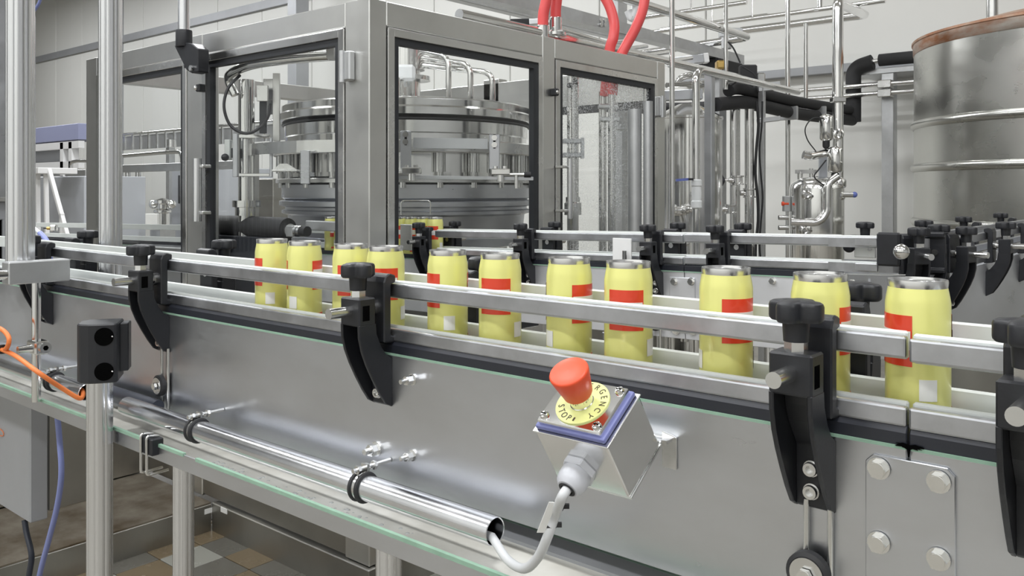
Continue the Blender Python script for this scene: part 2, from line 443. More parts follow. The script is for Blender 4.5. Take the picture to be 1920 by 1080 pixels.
# ------------------------------------------------------------------ guide rail bracket (one prototype, copied)
def star_knob(root, c, r=0.0245, h=0.017, name='knob'):
    m = MB(); c = Vector(c); N = 64; prof = []
    def ring(k, z): return [c + V(math.cos(a) * rr * k, math.sin(a) * rr * k, z) for a, rr in
        [(2*math.pi*i/N - 0.09, r * (0.83 + 0.17 * math.cos(4 * 2*math.pi*i/N) - 0.035 * math.cos(8 * 2*math.pi*i/N))) for i in range(N)]]
    rows = [ring(0.90, 0), ring(0.985, 0.002), ring(1.0, 0.004), ring(1.0, h - 0.004), ring(0.96, h - 0.0015), ring(0.86, h - 0.0002), ring(0.45, h + 0.0012)]
    vs = [v for rw in rows for v in rw]; fs = []
    for k in range(len(rows) - 1):
        fs += [(k*N+i, k*N+(i+1) % N, (k+1)*N+(i+1) % N, (k+1)*N+i) for i in range(N)]
    fs.append(list(range(N))[::-1]); fs.append([(len(rows)-1)*N+i for i in range(N)])
    m.add(vs, fs, True)
    kn = m.build(name, M['black'], root)
    MB().cyl(c - EZ * 0.017, c, 0.0105, 0.0115, n=24).build('neck', M['black'], kn)
    MB().cyl(c - EZ * 0.0255, c - EZ * 0.017, 0.0098, n=6).build('insert', M['lid'], kn, label='bright hexagonal metal insert')
    return kn
def make_bracket(name='rail_bracket', straight=False):
    r = T(name, 'bracket', 'bracket', (0, 0, 0))
    hw = 0.0187
    outer = [(-0.055, 0.042), (-0.0545, 0.026), (-0.050, 0.008), (-0.0425, -0.010), (-0.032, -0.030), (-0.0215, -0.048), (-0.011, -0.063), (0.0, -0.069)]
    inner = [(0.0, -0.006), (-0.010, 0.0), (-0.019, 0.012), (-0.026, 0.028), (-0.0275, 0.042)]
    bm_ = MB()
    for sx in (-hw, hw - 0.0045):
        bm_.prism([(p[0], p[1]) for p in outer + inner], (sx, 0, 0), EY, EZ, 0.0045)
    # web between the cheeks along the inner side, and the foot on the side plate
    web = [(-0.0275, 0.042), (-0.026, 0.028), (-0.019, 0.012), (-0.010, 0.0), (-0.0005, -0.006), (-0.0005, -0.0685), (-0.005, -0.066), (-0.006, -0.012), (-0.0145, -0.001), (-0.0235, 0.012), (-0.031, 0.028), (-0.032, 0.042)]
    bm_.prism(web, (-hw + 0.004, 0, 0), EY, EZ, 2 * hw - 0.008)
    arm = bm_.build('arm', M['black'], r, bevel=0.0009)
    # head block with its square window and rod hole
    hb = MB()
    hb.box((-hw, -0.055, 0.040), (hw, -0.028, 0.0755))
    head = hb.build('head_block', M['black'], r, bevel=0.0018)
    MB().box((hw - 0.001, -0.0495, 0.047), (hw + 0.0003, -0.0385, 0.066)).build('window', M['hole'], head)
    star_knob(r, (0, -0.0415, 0.101))
    MB().cyl((0, -0.088, 0.0585), (0, -0.002, 0.0585), 0.0068, n=20).build('rod', M['steel'], r, bevel=0.0)
    # clamp plate that holds the two rails
    cp = MB(); cw = 0.021
    cp.prism([(-0.016, 0.016), (0.004, 0.014), (0.004, 0.022), (-0.004, 0.024), (-0.004, 0.090), (0.004, 0.092), (0.004, 0.101), (-0.006, 0.104), (-0.013, 0.101), (-0.0165, 0.093)],
             (-cw, 0, 0), EY, EZ, 2 * cw)
    cl = cp.build('rail_clamp', M['black'], r, bevel=0.0016)
    cp = MB().cyl((0.0, -0.0215, 0.0585), (0.0, -0.0160, 0.0585), 0.0105, n=20).build('collar', M['steel'], cl)
    for z in (-0.032, -0.052):
        s = MB().cyl((0, -0.0085, z), (0, -0.0055, z), 0.0072, n=20)
        s.lathe([(0.0035, -0.0), (0.0035, 0.0045), (0.0058, 0.0045), (0.0062, 0.0035), (0.0062, -0.001)], (0, -0.0085, z), -EY, 20)
        s.build('screw', M['steel'], r)
    return r
br = make_bracket()
def front_x(px, py=900): return at(px, py, Y=YN).x
bl = 'black curved rail bracket with star knob on front conveyor, '
fx = [(-0.285, bl + 'beside the bolted joint plate'),
      (-0.855, bl + 'before the filler cabinet corner'),
      (at(318, 600, Y=YN).x - 0.019, bl + 'beside the black two-hole block'),
      (at(100, 600, Y=YN).x - 0.019, bl + 'behind the thin hanging rod'),
      (at(1948, 900, Y=YN).x, bl + 'past the bolted joint plate')]
for i, (x, lb) in enumerate(fx):
    place(br, (x, YN, ZP), label=lb, group='front conveyor near brackets', copy=i > 0)
fl2 = 'black rail bracket on far side of front conveyor, '
for px, lb in ((165, 'left of the cabinet door handle'), (420, 'before the wide-paned cabinet door'), (1608, 'behind the joint plate'), (905, 'behind the emergency stop box')):
    x = at(px, 500, Y=YF + 0.0415).x
    place(br, (x, YF, ZP), rz=math.pi, label=fl2 + lb, group='front conveyor far brackets')

# ------------------------------------------------------------------ guide rails
def rail(x0, x1, y, z0, h, s, label, group, dz=0.0):
    """aluminium C rail (outside) with a white plastic guide strip on the can side; s=+1 strip on +Y side"""
    root = T('guide_rail', label, 'guide rail', ((x0 + x1) / 2, y, z0), group)
    d = 0.0085
    m = MB().box((x0, y, z0), (x1, y + s * d, z0 + h))
    m.build('rail_profile', M['rail'], root, bevel=0.0022, seg=2)
    MB().box((x0 + 0.001, y + s * d, z0 - 0.002), (x1 - 0.001, y + s * (d + 0.006), z0 + h + 0.003)).build('guide_strip', M['white'], root, bevel=0.0016, label='white plastic guide strip')
    return root
Y1 = YN + 0.0005
xs2 = at(1701, 640, Y=Y1).x
U0, L0 = CAM_Z - 0.1390, CAM_Z - 0.1955
XEND = at(73, 470, Y=Y1).x
rail(XEND, xs2 - 0.0012, Y1, U0, 0.0185, 1, 'upper aluminium guide rail of the front conveyor, long run left of the joint', 'front guide rails')
rail(xs2 + 0.0016, XR, Y1 - 0.002, U0 - 0.0022, 0.0195, 1, 'upper aluminium guide rail of the front conveyor, right of the joint', 'front guide rails')
rail(XL + 0.4, xs2 - 0.0006, Y1, L0, 0.0165, 1, 'lower aluminium guide rail of the front conveyor, long run left of the joint', 'front guide rails')
rail(xs2 + 0.0010, XR, Y1 - 0.001, L0 - 0.0012, 0.0180, 1, 'lower aluminium guide rail of the front conveyor, right of the joint', 'front guide rails')
Y2 = YF - 0.0005
xf = at(1737, 620, Y=Y2 - 0.015).x
for z0, w in ((U0 - 0.002, 'upper'), (L0 - 0.004, 'lower')):
    rail(XL + 0.3, xf - 0.004, Y2, z0, 0.022, -1, w + ' far-side guide rail with white strip facing the front cans', 'far guide rails of the front conveyor')
    rail(xf + 0.004, XR, Y2, z0, 0.022, -1, w + ' far-side guide rail with white strip, right of its joint', 'far guide rails of the front conveyor')
# end clamp of the short left rail
MB().box((XEND - 0.03, YN - 0.014, U0 - 0.01), (XEND + 0.004, YN - 0.0006, U0 + 0.032)).thing('rail_end_clamp', M['black'], 'black end clamp holding the left end of the upper front rail', 'clamp', bevel=0.002)

# ------------------------------------------------------------------ cans
def make_can():
    r = T('beverage_can', 'can', 'can', (0, 0, 0)); R = 0.0262; H = 0.130
    body = MB().lathe([(0.0215, 0.0008), (0.0235, 0.004), (R, 0.012), (R, H - 0.020), (R - 0.0008, H - 0.015), (0.0238, H - 0.0065)], (0, 0, 0), EZ, 40).build('body', M['yellow'], r)
    MB().lathe([(1e-4, 0.006), (0.017, 0.005), (0.0195, 0.0), (0.0215, 0.0008)], (0, 0, 0), EZ, 32).build('base', M['lid'], r)
    ld = MB().lathe([(0.0238, H - 0.0065), (0.0243, H - 0.002), (0.0240, H), (0.0226, H), (0.0218, H - 0.004), (0.0205, H - 0.0042), (0.0195, H - 0.002), (1e-4, H - 0.002)], (0, 0, 0), EZ, 36).build('lid', M['lid'], r)
    MB().prism([(-0.004, -0.009), (0.004, -0.009), (0.006, 0.0), (0.004, 0.009), (-0.004, 0.009), (-0.006, 0.0)], (0, 0.004, H - 0.0018), EX, EY, 0.0008).build('pull_tab', M['lid'], ld)
    def patch(z0, z1, a0, a1, mat, name, par, off=0.0004):
        return MB().lathe([(R + 0.0001, z0), (R + off, z0), (R + off, z1), (R + 0.0001, z1)], (0, 0, 0), EZ, 18, a0, a1).build(name, mat, par)
    for k in range(2):
        a = math.pi * k
        lb = patch(0.058, 0.101, a - 0.75, a + 0.75, M['canred'], 'label', r)
        patch(0.072, 0.088, a - 0.70, a + 0.70, M['canwhite'], 'label_band', lb, 0.0007)
        patch(0.016, 0.022, a - 0.6, a + 0.6, M['canred'], 'base_text_band', r)
        patch(0.030, 0.048, a + 0.95, a + 1.5, M['canwhite'], 'fact_panel', r)
    return r
can = make_can()
ORD = 'first second third fourth fifth sixth seventh eighth ninth tenth eleventh twelfth thirteenth fourteenth fifteenth sixteenth'.split()
x = at(510, 500, Y=0.797).x
i = 0
gaps = [0.085, 0.110, 0.075, 0.120, 0.090, 0.105, 0.080, 0.115, 0.095, 0.085, 0.110, 0.09, 0.1, 0.09, 0.1]
while x < at(1975, 500, Y=0.797).x:
    place(can, (x, 0.797, ZBELT), rz=random.uniform(0, 6.28), label='yellow red-labelled can, %s in the front conveyor row counted from the filler cabinet' % ORD[i], group='cans on the front conveyor', copy=i > 0)
    x += gaps[i % len(gaps)]; i += 1

# ------------------------------------------------------------------ drip tray under the conveyor
ZT = CAM_Z - 0.400; TY0, TY1 = 0.677, 0.790
tr = T('drip_tray', 'long drip tray with green edge seals and wet pale floor below the conveyor', 'tray', (-1.2, 0.73, ZT - 0.025))
MB().box((XL, TY0, ZT - 0.014), (XR, TY1, ZT - 0.011)).build('tray_floor', M['tray'], tr)
MB().box((XL, TY0 - 0.002, ZT - 0.026), (XR, TY0, ZT - 0.001)).build('front_lip', M['panel'], tr, bevel=0.0006)
MB().box((XL, TY1, ZT - 0.026), (XR, TY1 + 0.002, ZT - 0.001)).build('back_lip', M['panel'], tr)
xg1, xg2 = at(347, 838, Y=TY0).x, at(370, 850, Y=TY0).x
MB().box((XL, TY0 - 0.0035, ZT - 0.004), (xg1, TY0 + 0.0015, ZT + 0.001)).build('edge_seal', M['green'], tr)
MB().box((xg2, TY0 - 0.0035, ZT - 0.004), (XR, TY0 + 0.0015, ZT + 0.001)).build('edge_seal', M['green'], tr)
MB().box((XL, TY1 - 0.0015, ZT - 0.004), (XR, TY1 + 0.0035, ZT + 0.001)).build('edge_seal', M['green'], tr)
MB().prism([(0, 0), (0.022, 0), (0.022, 0.012), (0.0, 0.004)], (XL, TY1 - 0.023, ZT - 0.011), EY, EZ, XR - XL).build('channel', M['greypaint'], tr, label='grey inner channel')

wd = MB()
for i in range(90):
    px = rnd.choice((rnd.uniform(375, 470), rnd.uniform(470, 620), rnd.uniform(620, 760)))
    x = at(px, 900, Y=TY0 + 0.02).x; y = TY0 + rnd.uniform(0.006, 0.035); r_ = rnd.uniform(0.0012, 0.0034)
    wd.sphere((x, y, ZT - 0.011), r_, 10, 6, sq=0.35)
wd.build('water_drops', M['drop'], tr, kind='stuff')
# ------------------------------------------------------------------ cable pipes along the conveyor side
PY, PZ, PR = 0.704, CAM_Z - 0.372, 0.0157
def pipe_thing(x0, x1, label):
    r = T('cable_pipe', label, 'pipe', ((x0 + x1) / 2, PY, PZ - PR), 'cable pipes on the front conveyor')
    MB().lathe([(PR, 0), (PR, x1 - x0), (PR - 0.0008, x1 - x0 + 0.0008), (PR - 0.0016, x1 - x0), (PR - 0.0016, 0), (PR, 0)], (x0, PY, PZ), EX, 36).build('tube', M['pipe'], r)
    MB().cyl((x0 + 0.004, PY, PZ), (x1 - 0.02, PY, PZ), PR - 0.002, n=24).build('bore', M['hole'], r, label='dark inside of the pipe')
    return r
xe = at(928, 985, Y=PY).x; xb = at(238, 775, Y=PY).x; xa = at(163, 750, Y=PY).x
pipe_thing(XL, xa, 'short stainless cable pipe that swallows the orange cable')
pipe_thing(xb, xe, 'long stainless cable pipe with open end below the emergency stop box')
MB().cyl((xa - 0.02, PY + 0.025, PZ + 0.004), (xb + 0.06, PY + 0.025, PZ + 0.004), 0.011, n=20).thing('conduit', M['darkhose'], 'dark blue conduit bridging the gap between the two cable pipes', 'pipe')
def pipe_clamp(px, py, label):
    x = at(px, py, Y=PY - PR).x
    r = T('pipe_clamp', label, 'clamp', (x, PY, PZ - PR), 'pipe clamps')
    for dx in (-0.006, 0.006):
        a = [(x + dx, PY + math.cos(t) * (PR + 0.001), PZ + math.sin(t) * (PR + 0.001)) for t in [2*math.pi*k/28 for k in range(28)]]
        MB().tube(a, 0.0030, 8, closed=True).build('rubber_ring', M['rubber'], r)
    MB().lathe([(PR + 0.0004, -0.004), (PR + 0.0014, -0.004), (PR + 0.0014, 0.004), (PR + 0.0004, 0.004)], (x, PY, PZ), EX, 28).build('band', M['steel'], r)
    p = V(x + 0.004, PY + 0.006, PZ + PR + 0.006)
    MB().box((x - 0.006, PY + 0.002, PZ + PR - 0.001), (x + 0.006, PY + 0.006, PZ + PR + 0.012)).build('ear', M['steel'], r)
    s = MB().cyl((x, PY - 0.016, PZ + PR + 0.007), (x, YN - 0.001, PZ + PR + 0.007), 0.003, n=12).build('stud', M['steel'], r)
    for k, w in ((-0.006, 0.004), (0.0075, 0.0045), (0.02, 0.004)):
        MB().cyl((x, PY + k - w, PZ + PR + 0.007), (x, PY + k, PZ + PR + 0.007), 0.0058, n=6).build('nut', M['steel'], s)
    return r
pipe_clamp(86, 722, 'double-ring pipe clamp near the thin hanging rod')
pipe_clamp(352, 805, 'double-ring pipe clamp beside the wire hanger')
pipe_clamp(662, 905, 'double-ring pipe clamp below the bracket by the cabinet corner')

# ------------------------------------------------------------------ tray hangers: two wires with a rubber disc
def hanger(px, py, ztop, zbot, rr, label):
    p = at(px, py, Y=YN - 0.008)
    r = T('tray_hanger', label, 'hanger', (p.x, YN - 0.004, zbot), 'tray hangers')
    for dx in (-0.0105, 0.0105):
        MB().cyl((p.x + dx + 0.006, YN - 0.005, zbot), (p.x + dx + 0.006, YN - 0.005, ztop), 0.0026, n=10).build('wire', M['steel'], r)
    MB().lathe([(1e-4, 0.0), (rr, 0.0), (rr, 0.007), (rr * 0.82, 0.009), (rr * 0.80, 0.0085), (1e-4, 0.0085)], (p.x, YN - 0.008, p.z), -EY, 32).build('rubber_disc', M['rubber'], r)
    w = MB().cyl((p.x, YN - 0.016, p.z), (p.x, YN - 0.0178, p.z), rr * 0.78, n=28).build('washer', M['steel'], r)
    hexbolt((p.x, YN - 0.0178, p.z), rr * 0.36, 0.006, w, washer=False)
    return r
hanger(303, 722, ZP - 0.06, at(300, 772, Y=YN - 0.004).z, 0.0180, 'wire tray hanger with rubber disc beside the black two-hole block')
hanger(1519, 1072, ZP - 0.06, ZP - 0.175, 0.0190, 'wire tray hanger with large rubber disc by the bolted joint plate')
# black clip on the tray lip with its bent wire
c0 = at(283, 832, Y=TY0 - 0.004)
hk = T('tray_clip', 'black clip with bent wire hooked over the tray edge', 'clip', (c0.x, c0.y, ZT - 0.06))
MB().box((c0.x - 0.016, TY0 - 0.014, c0.z - 0.014), (c0.x + 0.022, TY0 + 0.006, c0.z + 0.012)).build('clip_block', M['black'], hk, bevel=0.0015)
for dx in (-0.009, 0.010):
    MB().tube(fillet([(c0.x + dx, TY0 + 0.004, ZT + 0.010), (c0.x + dx, TY0 - 0.016, ZT + 0.014), (c0.x + dx, TY0 - 0.016, ZT - 0.048), (c0.x + dx + 0.004, TY0 + 0.018, ZT - 0.046)], 0.006), 0.0022, 8).build('wire', M['steel'], hk)

# ================================================================== EMERGENCY STOP BOX
A = math.radians(34)
ed = V(0, math.cos(A), math.sin(A)); en = V(0, -math.sin(A), math.cos(A))
C0 = at(1137, 838, Y=0.640); W_, L_, H_ = 0.083, 0.066, 0.068
es = T('emergency_stop', 'stainless emergency stop box with red mushroom button and yellow disc on the conveyor side', 'stop button', (C0.x - W_ / 2, 0.70, C0.z - 0.05))
cen = C0 - EX * W_ / 2 + ed * L_ / 2
axs = (EX, ed, en)
body = MB().obox(cen - en * H_ / 2, (W_, L_, H_), axs).build('box', M['polished'], es, bevel=0.0018, seg=2)
MB().obox(cen + en * 0.0028, (W_ - 0.004, L_ - 0.003, 0.0055), axs).build('gasket', M['blue'], es, bevel=0.002, seg=2, label='soft blue rubber gasket')
MB().obox(cen + en * 0.0082, (W_ - 0.011, L_ - 0.009, 0.0065), axs).build('cover', M['polished'], es, bevel=0.001)
MB().obox(cen - en * 0.001, (W_ + 0.003, L_ + 0.002, 0.002), axs).build('rim', M['steel'], body, bevel=0.0006)
top = cen + en * 0.0115
for sx in (-1, 1):
    for sy in (-1, 1):
        p = top + EX * sx * (W_ / 2 - 0.0115) + ed * sy * (L_ / 2 - 0.0105)
        m = MB().lathe([(0.0046, 0), (0.0046, 0.0012), (0.0038, 0.0028), (0.002, 0.0036), (1e-4, 0.0038)], p, en, 20)
        s = m.build('screw', M['polished'], es)
        MB().obox(p + en * 0.0036, (0.0052, 0.0009, 0.0008), axs).build('slot', M['hole'], s)
# yellow legend disc with lettering
dc = top + EX * 0.0005 + ed * 0.0005
disc = MB().cyl(dc, dc + en * 0.0014, 0.0268, n=56).build('legend_disc', M['disc'], es, label='pale yellow disc lettered EMERGENCY STOP')
def letter(ch, size):
    c = bpy.data.curves.new('letter', 'FONT'); c.body = ch; c.size = size; c.align_x = 'CENTER'; c.align_y = 'CENTER'; c.extrude = 0.0002
    o = bpy.data.objects.new('letter', c); COL.objects.link(o)
    dg = bpy.context.evaluated_depsgraph_get(); me = bpy.data.meshes.new_from_object(o.evaluated_get(dg))
    bpy.data.objects.remove(o, do_unlink=True)
    vs = [v.co.copy() for v in me.vertices]; fs = [list(p.vertices) for p in me.polygons]
    bpy.data.meshes.remove(me); return vs, fs
rl = 0.0212
lt = MB()
def ring_text(txt, a0, a1, inward):
    for i, ch in enumerate(txt):
        a = math.radians(a0 + (a1 - a0) * i / (len(txt) - 1))
        rad = EX * math.cos(a) + ed * math.sin(a); tan = -EX * math.sin(a) + ed * math.cos(a)
        up, rt = (-rad, tan) if inward else (rad, -tan)
        vs, fs = letter(ch, 0.0092)
        lt.add([dc + rad * rl + rt * (v.x * 0.82) + up * v.y + en * (0.0015 + v.z) for v in vs], fs)
ring_text('EMERGENCY', 142, -38, False)
ring_text('STOP', 205, 262, True)
lt.obox(dc - ed * 0.0212 + EX * 0.003 + en * 0.0016, (0.0016, 0.004, 0.0004), axs)
lt.build('lettering', M['ink'], disc)
MB().lathe([(0.0118, 0.0), (0.0118, 0.0012), (0.0112, 0.0016), (0.0112, 0.0100), (0.0105, 0.0105), (0.0105, 0.0125)], dc + en * 0.0014, en, 32).build('collar', M['polished'], es, label='bright metal collar')
MB().lathe([(1e-4, 0), (0.0128, 0.0), (0.0142, 0.002), (0.0192, 0.0270), (0.0191, 0.0285), (0.0184, 0.0296), (0.0172, 0.0301), (0.009, 0.0310), (1e-4, 0.0313)], dc + en * 0.0115, en, 40).build('push_button', M['estop'], es, label='orange-red mushroom push button')
# mounting plate and angle to the conveyor side
bk = cen - en * H_ + ed * (L_ / 2)
mp_ = MB().obox(cen - en * (H_ + 0.0015) + ed * 0.006, (W_ + 0.002, L_ + 0.010, 0.003), axs).build('mounting_plate', M['steel'], es, bevel=0.0006)
pR = C0 + ed * L_ - en * H_
MB().prism([(-0.006, -0.026), (0.010, -0.026), (0.010, 0.006), (-0.006, 0.010)], (pR.x, YN - 0.0005, pR.z), EX, EZ, 0.003).build('angle_leaf', M['steel'], mp_, bevel=0.0005)
MB().obox((pR.x - 0.02, (pR.y + YN) / 2, pR.z + 0.004), (0.055, max(0.012, YN - pR.y), 0.003)).build('angle_arm', M['steel'], mp_)
# cable gland, pointing out of the lower front face
gd = -ed
g0 = C0 - EX * 0.044 - en * 0.040
gl = MB().cyl(g0, g0 + gd * 0.0075, 0.0180, n=6).build('gland_nut', M['gland'], es, bevel=0.001)
MB().lathe([(0.0145, 0.007), (0.0150, 0.009), (0.0150, 0.016), (0.0135, 0.022), (0.0100, 0.0258), (0.0075, 0.0262), (0.0070, 0.0235), (1e-4, 0.0235)], g0, gd, 24).build('gland_cap', M['gland'], es, bevel=0)
MB().lathe([(0.0075, 0.0262), (0.0086, 0.0268), (0.0060, 0.0272), (0.0055, 0.0240)], g0, gd, 20).build('gland_seal', M['rubber'], gl)
ge = g0 + gd * 0.024
yq = PY
cp = [ge, ge + gd * 0.012, at(1040, 968, Y=ge.y + 0.006), at(1026, 1008, Y=0.645), at(1008, 1046, Y=0.652), at(983, 1066, Y=0.664), at(952, 1050, Y=0.682), at(926, 1012, Y=0.697), V(xe - 0.006, PY - 0.002, PZ - 0.006), V(xe - 0.035, PY, PZ - 0.009)]
cbl = T('signal_cable', 'grey cable hanging from the stop box gland into the open pipe end', 'cable', (cp[5].x, cp[5].y, cp[5].z))
MB().tube(spline(cp, 8), 0.0048, 12).build('sheath', M['cable'], cbl)
q0, q1 = at(1050, 945, Y=cp[2].y - 0.006), at(1030, 995, Y=cp[2].y - 0.004)
dq = (q1 - q0); sidev = RT
MB().obox((q0 + q1) / 2 - RT * 0.0075, (0.0075, 0.0012, dq.length * 1.15), (RT, FW, -dq)).build('marker_tag', M['label'], cbl, bevel=0.0003, label='white cable marker tag')
for t in (0.15, 0.85):
    c = q0.lerp(q1, t) + FW * 0.005
    b = MB().lathe([(0.0052, -0.0012), (0.0060, -0.0012), (0.0060, 0.0012), (0.0052, 0.0012)], c, dq, 16)
    b.obox(c + RT * 0.0075, (0.006, 0.004, 0.004), (RT, FW, EZ))
    b.build('cable_tie', M['rubber'], cbl)

# ================================================================== UPRIGHT TUBES AND CLAMPS
def fluted(c, r, z0, z1, n=48):
    """extruded aluminium tube with shallow lengthwise flutes"""
    pts = []
    for i in range(n):
        a = 2 * math.pi * i / n
        k = 0.93 if (i % 6) == 0 else 1.0
        pts.append((math.cos(a) * r * k, math.sin(a) * r * k))
    m = MB(); a = [V(c[0] + p[0], c[1] + p[1], z0) for p in pts]; b = [V(c[0] + p[0], c[1] + p[1], z1) for p in pts]
    m.add(a + b, [(i, (i+1) % n, n + (i+1) % n, n + i) for i in range(n)], True)
    m.f.append(list(range(n))[::-1]); m.sm.append(False); m.f.append(list(range(n, 2*n))); m.sm.append(False)
    return m
p1 = at(38, 400, Y=0.66)
fluted(p1, 0.0255, at(40, 492, Y=0.66).z, 2.25).thing('aluminium_post', M['alu'], 'thick fluted aluminium tube rising from the grey clamp bar', 'post', 'aluminium posts')
p2 = at(207, 300, Y=0.905)
fluted(p2, 0.0250, ZP - 0.08, 2.3).thing('aluminium_post', M['alu'], 'tall fluted aluminium tube standing before the left cabinet pane', 'post', 'aluminium posts')
MB().box((p2.x - 0.04, YF + 0.001, ZP - 0.085), (p2.x + 0.04, YF + 0.095, ZP - 0.03)).thing('post_clamp', M['black'], 'black clamp at the foot of the tube before the left pane', 'clamp', bevel=0.004)
p3 = at(187, 800, Y=0.652)
zc0, zc1 = at(190, 713, Y=0.652).z, at(190, 604, Y=0.652).z
fluted(p3, 0.0205, 0.001, zc0 + 0.02).thing('aluminium_post', M['alu'], 'fluted aluminium leg under the black two-hole block', 'post', 'aluminium posts')
p4 = at(344, 950, Y=0.89)
fluted(p4, 0.0205, 0.001, ZB).build('leg', M['alu'], cv)
p5 = at(729, 1060, Y=0.89)
fluted(p5, 0.0205, 0.001, ZB).build('leg', M['alu'], cv)
for p in (p4, p5):
    MB().box((p.x - 0.03, YF + 0.001, ZB + 0.0), (p.x + 0.03, p.y + 0.02, ZB + 0.05)).build('leg_clamp', M['black'], cv, bevel=0.003)
# black two-hole block
yw = YAW + math.radians(16)
bx_ = V(math.cos(yw), math.sin(yw), 0); by_ = V(-math.sin(yw), math.cos(yw), 0)
bc = at(190, 660, Y=0.655)
blk = T('clamp_block', 'black plastic clamp block with two round holes on top of a leg', 'clamp', (p3.x, p3.y, zc0))
hb_ = zc1 - zc0; bwid = 0.064
poly = [(-bwid/2, 0.02), (-bwid/2, -0.012), (-bwid/2 + 0.006, -0.024), (-bwid/2 + 0.02, -0.031), (0.0, -0.0325), (bwid/2 - 0.004, -0.031), (bwid/2, -0.027), (bwid/2, 0.034), (-bwid/2 + 0.012, 0.034)]
bo = V(p3.x, p3.y, zc0)
bb = MB().prism([(a, b) for a, b in poly], bo, bx_, by_, hb_).build('block', M['black'], blk, bevel=0.002)
MB().prism([(bwid/2 - 0.002, 0.0), (bwid/2 + 0.012, 0.004), (bwid/2 + 0.012, 0.034), (bwid/2 - 0.002, 0.034)], bo + EZ * 0.012, bx_, by_, hb_ - 0.016).build('rear_half', M['black'], blk, bevel=0.0015)
for k in (0.20, 0.79):
    hc = bo + bx_ * 0.012 - by_ * 0.0323 + EZ * hb_ * k
    h = MB().lathe([(0.0148, -0.0002), (0.0148, 0.0008), (1e-4, 0.0008)], hc, -by_, 28).build('bolt_hole', M['hole'], bb)
    MB().sphere(hc + bx_ * 0.0125 - by_ * 0.0012, 0.0016, 8, 6).build('bolt_glint', M['polished'], h)
# grey clamp bar, thin rod, cross clamp and cross rod
xb0 = at(25, 510, Y=0.62).x
bar_a = V(xb0, 0.625, at(60, 509, Y=0.66).z)
MB().box((xb0 - 0.034, 0.612, bar_a.z - 0.021), (xb0, 0.722, bar_a.z + 0.021)).thing('clamp_bar', M['galv'], 'short grey aluminium bar clamped to the foot of the thick tube', 'bar', bevel=0.002)
rp = at(68, 640, X=xb0 - 0.012)
MB().cyl((rp.x, rp.y, at(66, 752, Y=rp.y).z), (rp.x, rp.y, bar_a.z - 0.0205), 0.0080, n=20).thing('hanging_rod', M['polished'], 'thin bright rod hanging from the grey clamp bar', 'rod')
czr = at(78, 652, Y=rp.y).z
xc = rp.x + 0.017
MB().cyl((xc, at(33, 655, X=xc).y, czr), (xc, bo.y - 0.0, czr), 0.0068, n=18).thing('cross_rod', M['polished'], 'short horizontal bright rod running into the black two-hole block', 'rod')
cc = T('cross_clamp', 'small steel cross clamp joining the hanging rod and the horizontal rod', 'clamp', (rp.x + 0.009, rp.y, czr - 0.013))
MB().box((rp.x - 0.013, rp.y - 0.013, czr - 0.0125), (xc + 0.0115, rp.y + 0.013, czr + 0.0125)).build('clamp_body', M['polished'], cc, bevel=0.003)
MB().cyl((xc + 0.011, rp.y + 0.004, czr), (xc + 0.017, rp.y + 0.004, czr), 0.0105, n=20).build('screw_head', M['polished'], cc)
MB().cyl((xc + 0.0172, rp.y + 0.004, czr), (xc + 0.0176, rp.y + 0.004, czr), 0.005, n=6).build('socket', M['hole'], cc)
# sensor fittings at the far left end of the clamp bar
MB().cyl((xb0 - 0.01, 0.56, bar_a.z - 0.002), (xb0 - 0.01, 0.6115, bar_a.z - 0.002), 0.009, n=18).thing('sensor_barrel', M['polished'], 'bright sensor barrel at the end of the grey clamp bar', 'sensor')

# ------------------------------------------------------------------ cables and hoses on the left
oc = [at(-30, 610, Y=0.60), at(0, 616, Y=0.60), at(16, 632, Y=0.60), at(14, 650, Y=0.60), at(4, 657, Y=0.605), at(-18, 660, Y=0.61)]
MB().tube(spline(oc, 8), 0.0042, 10).thing('orange_cable', M['orange'], 'loop of orange cable curling in beside the thin rod', 'cable')
oc2 = [at(-20, 650, Y=0.60), at(2, 655, Y=0.60), at(30, 668, Y=0.61), at(70, 697, Y=0.62), at(115, 727, Y=0.66), at(150, 747, Y=0.69), V(xa - 0.012, PY - 0.003, PZ + 0.002), V(xa - 0.05, PY, PZ)]
oco = T('orange_cable', 'orange cable crossing the thin rod and entering the short pipe', 'cable', oc2[3])
MB().tube(spline(oc2, 8), 0.0042, 10).build('sheath', M['orange'], oco)
MB().box((oc2[1].x - 0.004, oc2[1].y - 0.008, oc2[1].z - 0.008), (oc2[1].x + 0.004, oc2[1].y + 0.006, oc2[1].z + 0.008)).build('cable_tie', M['rubber'], oco)
bh = [at(100, 745, Y=0.80), at(106, 770, Y=0.80), at(112, 830, Y=0.80), at(115, 890, Y=0.80), at(107, 950, Y=0.81), at(92, 1010, Y=0.82), at(75, 1075, Y=0.83), at(66, 1130, Y=0.84), at(62, 1250, Y=0.85)]
MB().tube(spline(bh, 6), 0.0062, 10).thing('air_hose', M['bluehose'], 'blue air hose hanging below the tray in a long curve', 'hose')
dh = [at(46, 975, Y=0.83), at(50, 1000, Y=0.83), at(59, 1040, Y=0.83), at(55, 1075, Y=0.83), at(48, 1110, Y=0.83), at(44, 1200, Y=0.84)]
MB().tube(spline(dh, 6), 0.0068, 10).thing('air_hose', M['darkhose'], 'short dark hose coming out under the grey control box', 'hose')
tb = [at(84, -30, Y=1.32), at(74, 4, Y=1.32), at(64, 20, Y=1.32), at(56, 32, Y=1.32)]
MB().tube(spline(tb, 6), 0.0055, 10).thing('air_hose', M['bluehose'], 'blue hose at the top of the grey cabinet edge', 'hose')
sb = [at(64, 428, Y=0.9), at(75, 437, Y=0.9), at(85, 448, Y=0.9), at(92, 464, Y=0.9), at(94, 490, Y=0.9)]
